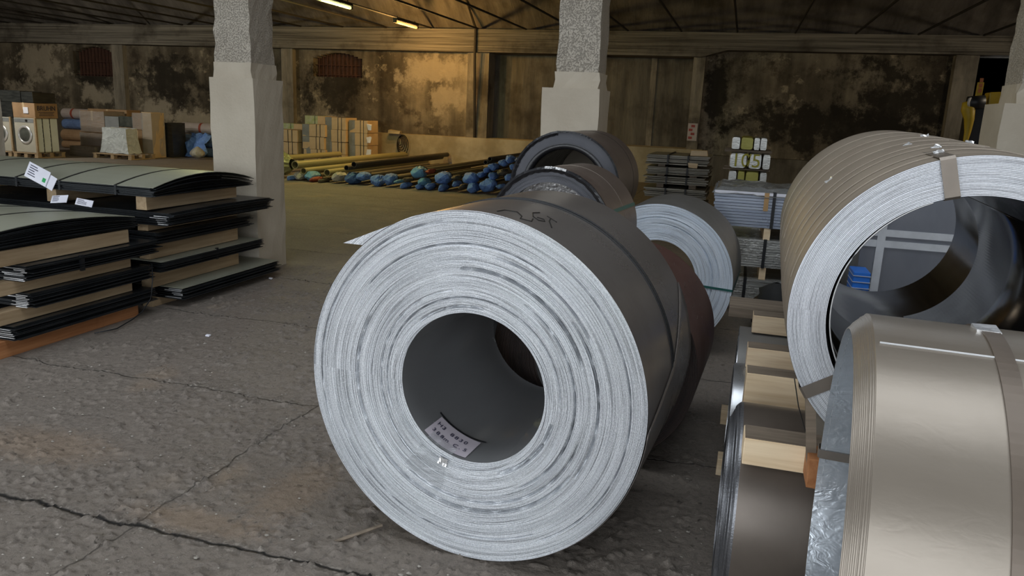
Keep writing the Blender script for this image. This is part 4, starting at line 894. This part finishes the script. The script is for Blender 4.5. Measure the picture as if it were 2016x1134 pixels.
# ------------------------------------------------------------------ packs behind the right coils
M['palesheet'] = sheet_steel('dusty_sheet_pack', (.20, .185, .15), (.32, .30, .25), (.4, .6), .2, (1, 1, 12), 3); M['dustgrey'] = M['palesheet']
nmF = ['lowest', 'second lowest', 'middle', 'second from top', 'topmost']; YF = 11.3; xf0, xf1 = at(1270, 350, YF).x, at(1392, 350, YF).x
ys = [(372, 390, 2), (349, 364, 4), (330, 345, -2), (306, 325, 6)]
prev = 0
lv = [((at(1340, b, YF).z), (at(1340, a, YF).z)) for (a, b, _) in ys]
lv = [(max(0.02, lv[0][0]-.22), lv[0][0]-.10)]+lv
for i, (z0, z1) in enumerate(lv):
    t = thing('sheet_pack', '%s flat pack of pale dusty sheets behind the dark coils' % nmF[i], 'sheet pack', ((xf0+xf1)/2, YF+.6, z0), 0, 'pale flat sheet packs'); hw = (xf1-xf0)/2; mb = MB(); h = z1-z0
    for k in range(5): d = random.uniform(-.03, .03); mb.box((-hw+d, -.6+random.uniform(-.02, .02), h*k/5), (hw+d, .6, h*(k+.75)/5), .004)
    mb.build('sheet_bundle', M['palesheet'], t)
    for q in (-.3, .35): box('strap', (hw*q-.012, -.63, -.002), (hw*q+.012, .6, h+.003), M['black'], t)
    if i:
        pz = lv[i-1][1]+.001
        for j, q in enumerate((-.5, .55)): tag(box('bearer', ((xf0+xf1)/2+hw*q-.05, YF+.03, pz), ((xf0+xf1)/2+hw*q+.05, YF+1.1, z0-.001), M['wood_old']), 'short bearer under the %s pale pack, %s one' % (nmF[i], ('left', 'right')[j]), 'bearer', 'bearers in the pale stack')
tag(box('timber_platform', (xf0, YF+.05, 0), (xf1, YF+1.1, lv[0][0]-.001), M['wood_old']), 'dark timber base under the pale flat packs', 'base')
tag(MB().box((xf0+.62, YF-.02, lv[4][1]+.002), (xf1-.03, YF+.12, lv[4][1]+.08), .01).build('offcut', M['wood']), 'orange timber offcut on top of the pale flat packs', 'timber')
tag(MB().box((xf0+.60, YF-.04, lv[3][1]+.002), (xf0+.72, YF+.10, lv[3][1]+.07), .01).build('offcut', M['wood']), 'small timber offcut on the second pale pack', 'timber')
# silver wrapped bundles with yellow paint
M['silverwrap'] = sheet_steel('silver_film_wrap', (.36, .36, .34), (.55, .55, .52), (.2, .4), .55, (.6, 1, 14), 4, wave=1.2); M['yellowwrap'] = sheet_steel('yellow_painted_wrap', (.34, .32, .04), (.46, .43, .10), (.3, .5), .2, (.6, 1, 14), 4, wave=1.2); M['yellow'] = plain('yellow_paint', (.42, .38, .03), .5)
YI = 9.4; rows = [(55, 130, [(165, 215, 0), (215, 290, 1), (290, 325, 0), (325, 365, 0)]), (145, 236, [(160, 265, 0), (269, 347, 0), (349, 395, 0)]), (246, 326, [(165, 214, 0), (217, 259, 1), (260, 340, 1), (342, 385, 0)]), (338, 420, [(165, 264, 0), (268, 385, 0)])]
zl = None; lvI = ['topmost', 'second', 'third', 'lowest']; cI = {0: 'silver', 1: 'yellow painted'}; ordI = ['leftmost', 'second', 'third', 'rightmost']
zr = []
for (a, b, _) in rows: zr.append((at(1470, 250+b/2.835, YI).z, at(1470, 250+a/2.835, YI).z))
zr.append((.10, zr[-1][0]-.06))
rows.append((0, 0, [(165, 264, 0), (268, 385, 0)])); lvI = ['topmost', 'second', 'third', 'fourth', 'lowest']
for i, (a, b, cols) in enumerate(rows):
    z0, z1 = zr[i]
    for j, (c0, c1, y) in enumerate(cols):
        x0, x1 = at(1380+c0/2.835, 300, YI).x, at(1380+c1/2.835, 300, YI).x
        t = thing('wrapped_bundle', '%s %s wrapped bundle in the %s layer of the small stack' % (ordI[j] if j < len(cols)-1 else 'rightmost', cI[y], lvI[i]), 'bundle', ((x0+x1)/2, YI, z0), 0, 'film-wrapped metal bundles'); w = (x1-x0)/2
        V = []; n = 24; m = 10
        for q in range(m+1):
            for k in range(n):
                aa = 2*PI*k/n; cx_ = math.copysign(abs(math.cos(aa))**.35, math.cos(aa)); cz_ = math.copysign(abs(math.sin(aa))**.35, math.sin(aa)); sc = (1 if 0 < q < m else .9)*(1+random.uniform(-.02, .02)); V.append((w*.97*cx_*sc, .9*q/m, (z1-z0)/2*(1+cz_*sc*.98)))
        f = [(q*n+k, q*n+n+k, q*n+n+(k+1) % n, q*n+(k+1) % n) for q in range(m) for k in range(n)]+[tuple(range(n)), tuple(m*n+k for k in range(n))[::-1]]
        obj('wrapped_bars', V, f, M['yellowwrap'] if y else M['silverwrap'], t)
        if i == 1 and j < 2:
            mt = Matrix(((1, 0, 0), (0, 0, -1), (0, 1, 0))).to_4x4(); mt.translation = Vector((.03 if j == 0 else -.02, -.012, (z1-z0)/2)); text_mesh('painted_mark', ('10', '/5')[j], .22, M['yellow'], t, mt, .004)
    if i:
        for j, yy in enumerate((.12, .66)):
            x0, x1 = at(1380+130/2.835, 300, YI).x, at(1380+400/2.835, 300, YI).x
            tag(box('bearer', (x0, YI+yy, z1+.001), (x1, YI+yy+.09, zr[i-1][0]-.001), M['wood_old'], bev=.003), 'bearer below the %s layer of wrapped bundles, %s one' % (lvI[i-1], ('front', 'back')[j]), 'bearer', 'bearers between wrapped bundles')
pallet('pallet under the film-wrapped metal bundles', -.16, .42, YI, YI+.9)
# bluish sheet packs wrapped in film
M['bluepack'] = sheet_steel('blue_grey_sheet_edges', (.25, .29, .38), (.42, .46, .54), (.25, .4), .4, (.5, 1, 16), 5); M['packtop'] = sheet_steel('grey_film_cover', (.17, .175, .17), (.25, .255, .25), (.15, .35), .1, (1, 1, 1), 5, wave=1.5)
M['tapetan'] = plain('tan_tape', (.46, .28, .12), .6)
YB = 6.3; nmP = ['top', 'middle', 'bottom']; XBL, XBR = -.17, 1.25
for i, (z0, z1, dx) in enumerate(((.70, 1.02, 0), (.385, .645, .04), (.05, .325, .02))):
    t = thing('sheet_pack', '%s film-wrapped blue-grey sheet pack between the white-edged coils' % nmP[i], 'sheet pack', ((XBL+XBR)/2+dx, YB+.5, z0), 0, 'film-wrapped blue-grey packs'); hw = (XBR-XBL)/2; h = z1-z0; mb = MB(); n = 12
    for k in range(n): d = random.uniform(-.008, .008); mb.box((-hw+d, -.5+random.uniform(-.006, .006), h*.86*k/n), (hw+d, .5, h*.86*(k+.86)/n))
    mb.build('sheet_bundle', M['bluepack'] if i == 0 else M['silverwrap'], t)
    if i == 0:
        V = []
        for a in range(25):
            for b in range(9): V.append((-hw-.025+(2*hw+.05)*a/24, -.525+1.05*b/8, h*.86+.012+.022*random.random()-(.05 if b in (0, 8) or a in (0, 24) else 0)))
        obj('film_cover', V, [(9*a+b, 9*a+9+b, 9*a+10+b, 9*a+1+b) for a in range(24) for b in range(8)], M['packtop'], t)
        box('paper_strip', (-hw+.0, -.512, h*.79), (-hw+1.2, -.507, h*.86), M['paper'], t); box('tan_tape', (.005-.34, -.516, h*.42), (.005-.305, -.508, h*.86), M['tapetan'], t)
    for q in ((-.26-.0, .5), (-.33, .45), (-.43, .42))[i]: box('strap', (q-.012, -.516, -.002), (q+.012, .51, h*.87), M['black'], t)
    if i < 2:
        for j, x in enumerate((-.26, .5)): tag(box('bearer', ((XBL+XBR)/2+x-.05, YB+.01, (.645, .325)[i]-.26*.14*1.05), ((XBL+XBR)/2+x+.0, YB+.95, z0-.001), M['wood']), 'pale bearer under the %s blue-grey pack, %s one' % (nmP[i], ('left', 'right')[j]), 'bearer', 'bearers in the blue-grey stack')
for j, x in enumerate((-.05, 1.0)): tag(box('bearer', (x, YB+.02, 0), (x+.09, YB+.95, .049), M['wood_old']), 'floor bearer under the blue-grey packs, %s one' % ('left', 'right')[j], 'bearer', 'bearers in the blue-grey stack')
# dark bag on the right of the packs
V = []; c = at(1524, 575, 5.7)
for j in range(8):
    for k in range(16): a = 2*PI*k/16; r = [.10, .15, .16, .145, .15, .12, .11, .02][j]*(1+.12*math.sin(2*k+j*1.7)); V.append((c.x+.02+r*math.cos(a), 5.85+r*math.sin(a), .012+.35*j/7))
o = obj('dark_bag', V, [(16*j+k, 16*j+(k+1) % 16, 16*j+16+(k+1) % 16, 16*j+16+k) for j in range(7) for k in range(16)], plain('dark_cloth', (.03, .03, .03), .8), None, True); tag(o, 'dark crumpled bag on the floor before the blue-grey packs', 'bag')
# galvanised sheet pack with light straps seen through the eye of the upper coil
YE = 4.9; t = thing('sheet_pack', 'galvanised upright pack with light straps, seen through the white-edged coil', 'sheet pack', (1.15, YE+.3, .0), 0)
M['galvdull'] = sheet_steel('dull_galvanised', (.13, .14, .165), (.17, .18, .205), (.3, .45), .5, (1, 1, .4), 3)
MB().box((-.42, -.3, .05), (.65, .3, 1.22), .002, .004).build('sheets', M['galvdull'], t); M['strapl'] = plain('light_strap', (.52, .54, .57), .45, .3)
for z in (at(1790, 462, YE).z, at(1790, 484, YE).z): box('strap', (-.425, -.31, z-.02), (.655, .31, z+.02), M['strapl'], t)
xs = at(1727, 520, YE).x-1.15; box('upright_strap', (xs-.022, -.312, .05), (xs+.022, .312, 1.225), M['strapl'], t)
for q in (-.35, .5): box('foot', (q-.05, -.3, 0), (q+.05, .3, .05), M['wood_old'], t)
c = at(1686, 549, 4.6); M['bluebox'] = plain('bright_blue_plastic', (.02, .16, .62), .4)
t = thing('blue_crate', 'small bright blue plastic crate seen through the white-edged coil', 'crate', (c.x+.03, 4.62, 0)); MB().box((-.045, 0, 0), (.045, .2, c.z+.035), 0, .006).build('body', M['bluebox'], t)
for k in range(3): box('rim', (-.047, -.004, c.z+.012-.035*k), (.047, .2, c.z+.016-.035*k), M['strapl'], t)
# yellow lifting machine in the dark recess
M['yellowm'] = mottled('yellow_machine_paint', (.36, .24, .01), (.46, .31, .02), 4, .5); M['orangep'] = plain('orange_label', (.40, .13, .05), .6)
YM = 11.5; c = at(1915, 240, YM); t = thing('lifting_machine', 'yellow lifting machine with black mast beside the right column', 'machine', (c.x, YM, 0))
def mp(px, py, dy=0): p = at(px, py, YM+dy); return (p.x-c.x, dy, p.z)
MB().box((mp(1915, 250)[0], .1, 0), (mp(1945, 250)[0], .6, mp(1930, 205)[2]), .004, .01).build('mast', M['black'], t)
P = [mp(1903, 200), mp(1906, 215), mp(1908, 235), mp(1905, 260), mp(1899, 285)]; MB().tube([P[0], P[1], P[2], P[3], P[4], (P[4][0]-.02, 0, .2)], [.05, .085, .06, .04, .025, .02], 10).build('curved_arm', M['yellowm'], t, True)
a, b = mp(1944, 213), mp(1986, 182); MB().box((a[0], .0, a[2]), (b[0], .22, b[2]), .01, .015).build('cross_beam', M['yellowm'], t)
MB().tube([mp(1905, 203), mp(1938, 200)], .085, 14).build('drum', M['black'], t, True); MB().tube([mp(1908, 201, -.06), mp(1911, 201, -.07)], .06, 12).build('drum_cap', M['foil'], t)
a, b = mp(1921, 190), mp(1938, 162); MB().box((a[0], .0, a[2]), (b[0], .04, b[2]), .003, .006).build('sign_plate', M['yellowm'], t)
for k in range(3): MB().box((a[0]+.015, -.006, a[2]+.05+.065*k), (b[0]-.015, .002, a[2]+.10+.065*k)).build('sign_print', M['orangep'], t)
MB().box((-.2, .0, 0), (.5, .9, .14), 0, .02).build('base', M['black'], t)
# ------------------------------------------------------------------ floor litter
M['stone'] = mottled('concrete_crumbs', (.20, .18, .155), (.34, .31, .27), 20, .9)
mb = MB()
for k in range(3400):
    y = 1.25+5.5*random.random()**1.7; x = random.uniform(-3.9, .02); r = random.choice((.002, .002, .003, .003, .004, .005, .007))*(1 if random.random() < .95 else 1.7)
    if (x+.784-.09*(y-2.25))**2 < .30 and 2.15 < y < 5.9: continue
    if x < -3.5 and y > 2.6: continue
    ph = random.uniform(0, 6); v = [(x+r*random.uniform(.6, 1.6)*math.cos(ph+2*PI*i/5), y+r*random.uniform(.6, 1.4)*math.sin(ph+2*PI*i/5), .0005) for i in range(5)]+[(x+random.uniform(-r, r)*.4, y, r*random.uniform(.35, .8))]
    mb.add(v, [(i, (i+1) % 5, 5) for i in range(5)])
tag(mb.build('concrete_crumbs', M['stone']), 'loose concrete crumbs scattered over the rough floor', 'debris', kind='stuff')
a, b = flr(658, 1070), flr(752, 1040)
o = MB().tube([Vector((a.x, a.y, .006)), Vector(((a.x+b.x)/2, (a.y+b.y)/2, .008)), Vector((b.x, b.y, .012))], .006, 6).build('stick', M['wood_old']); tag(o, 'thin stick on the floor left of the largest coil', 'stick')
for i, (px, py) in enumerate(((533, 549), (410, 662))):
    p = flr(px, py); o = MB().box((p.x-.014, p.y-.01, .001), (p.x+.014, p.y+.01, .01), .002).build('paper_scrap', M['paper']); tag(o, ('small white paper scrap on the floor near the column', 'tiny pale scrap on the open floor')[i], 'scrap')
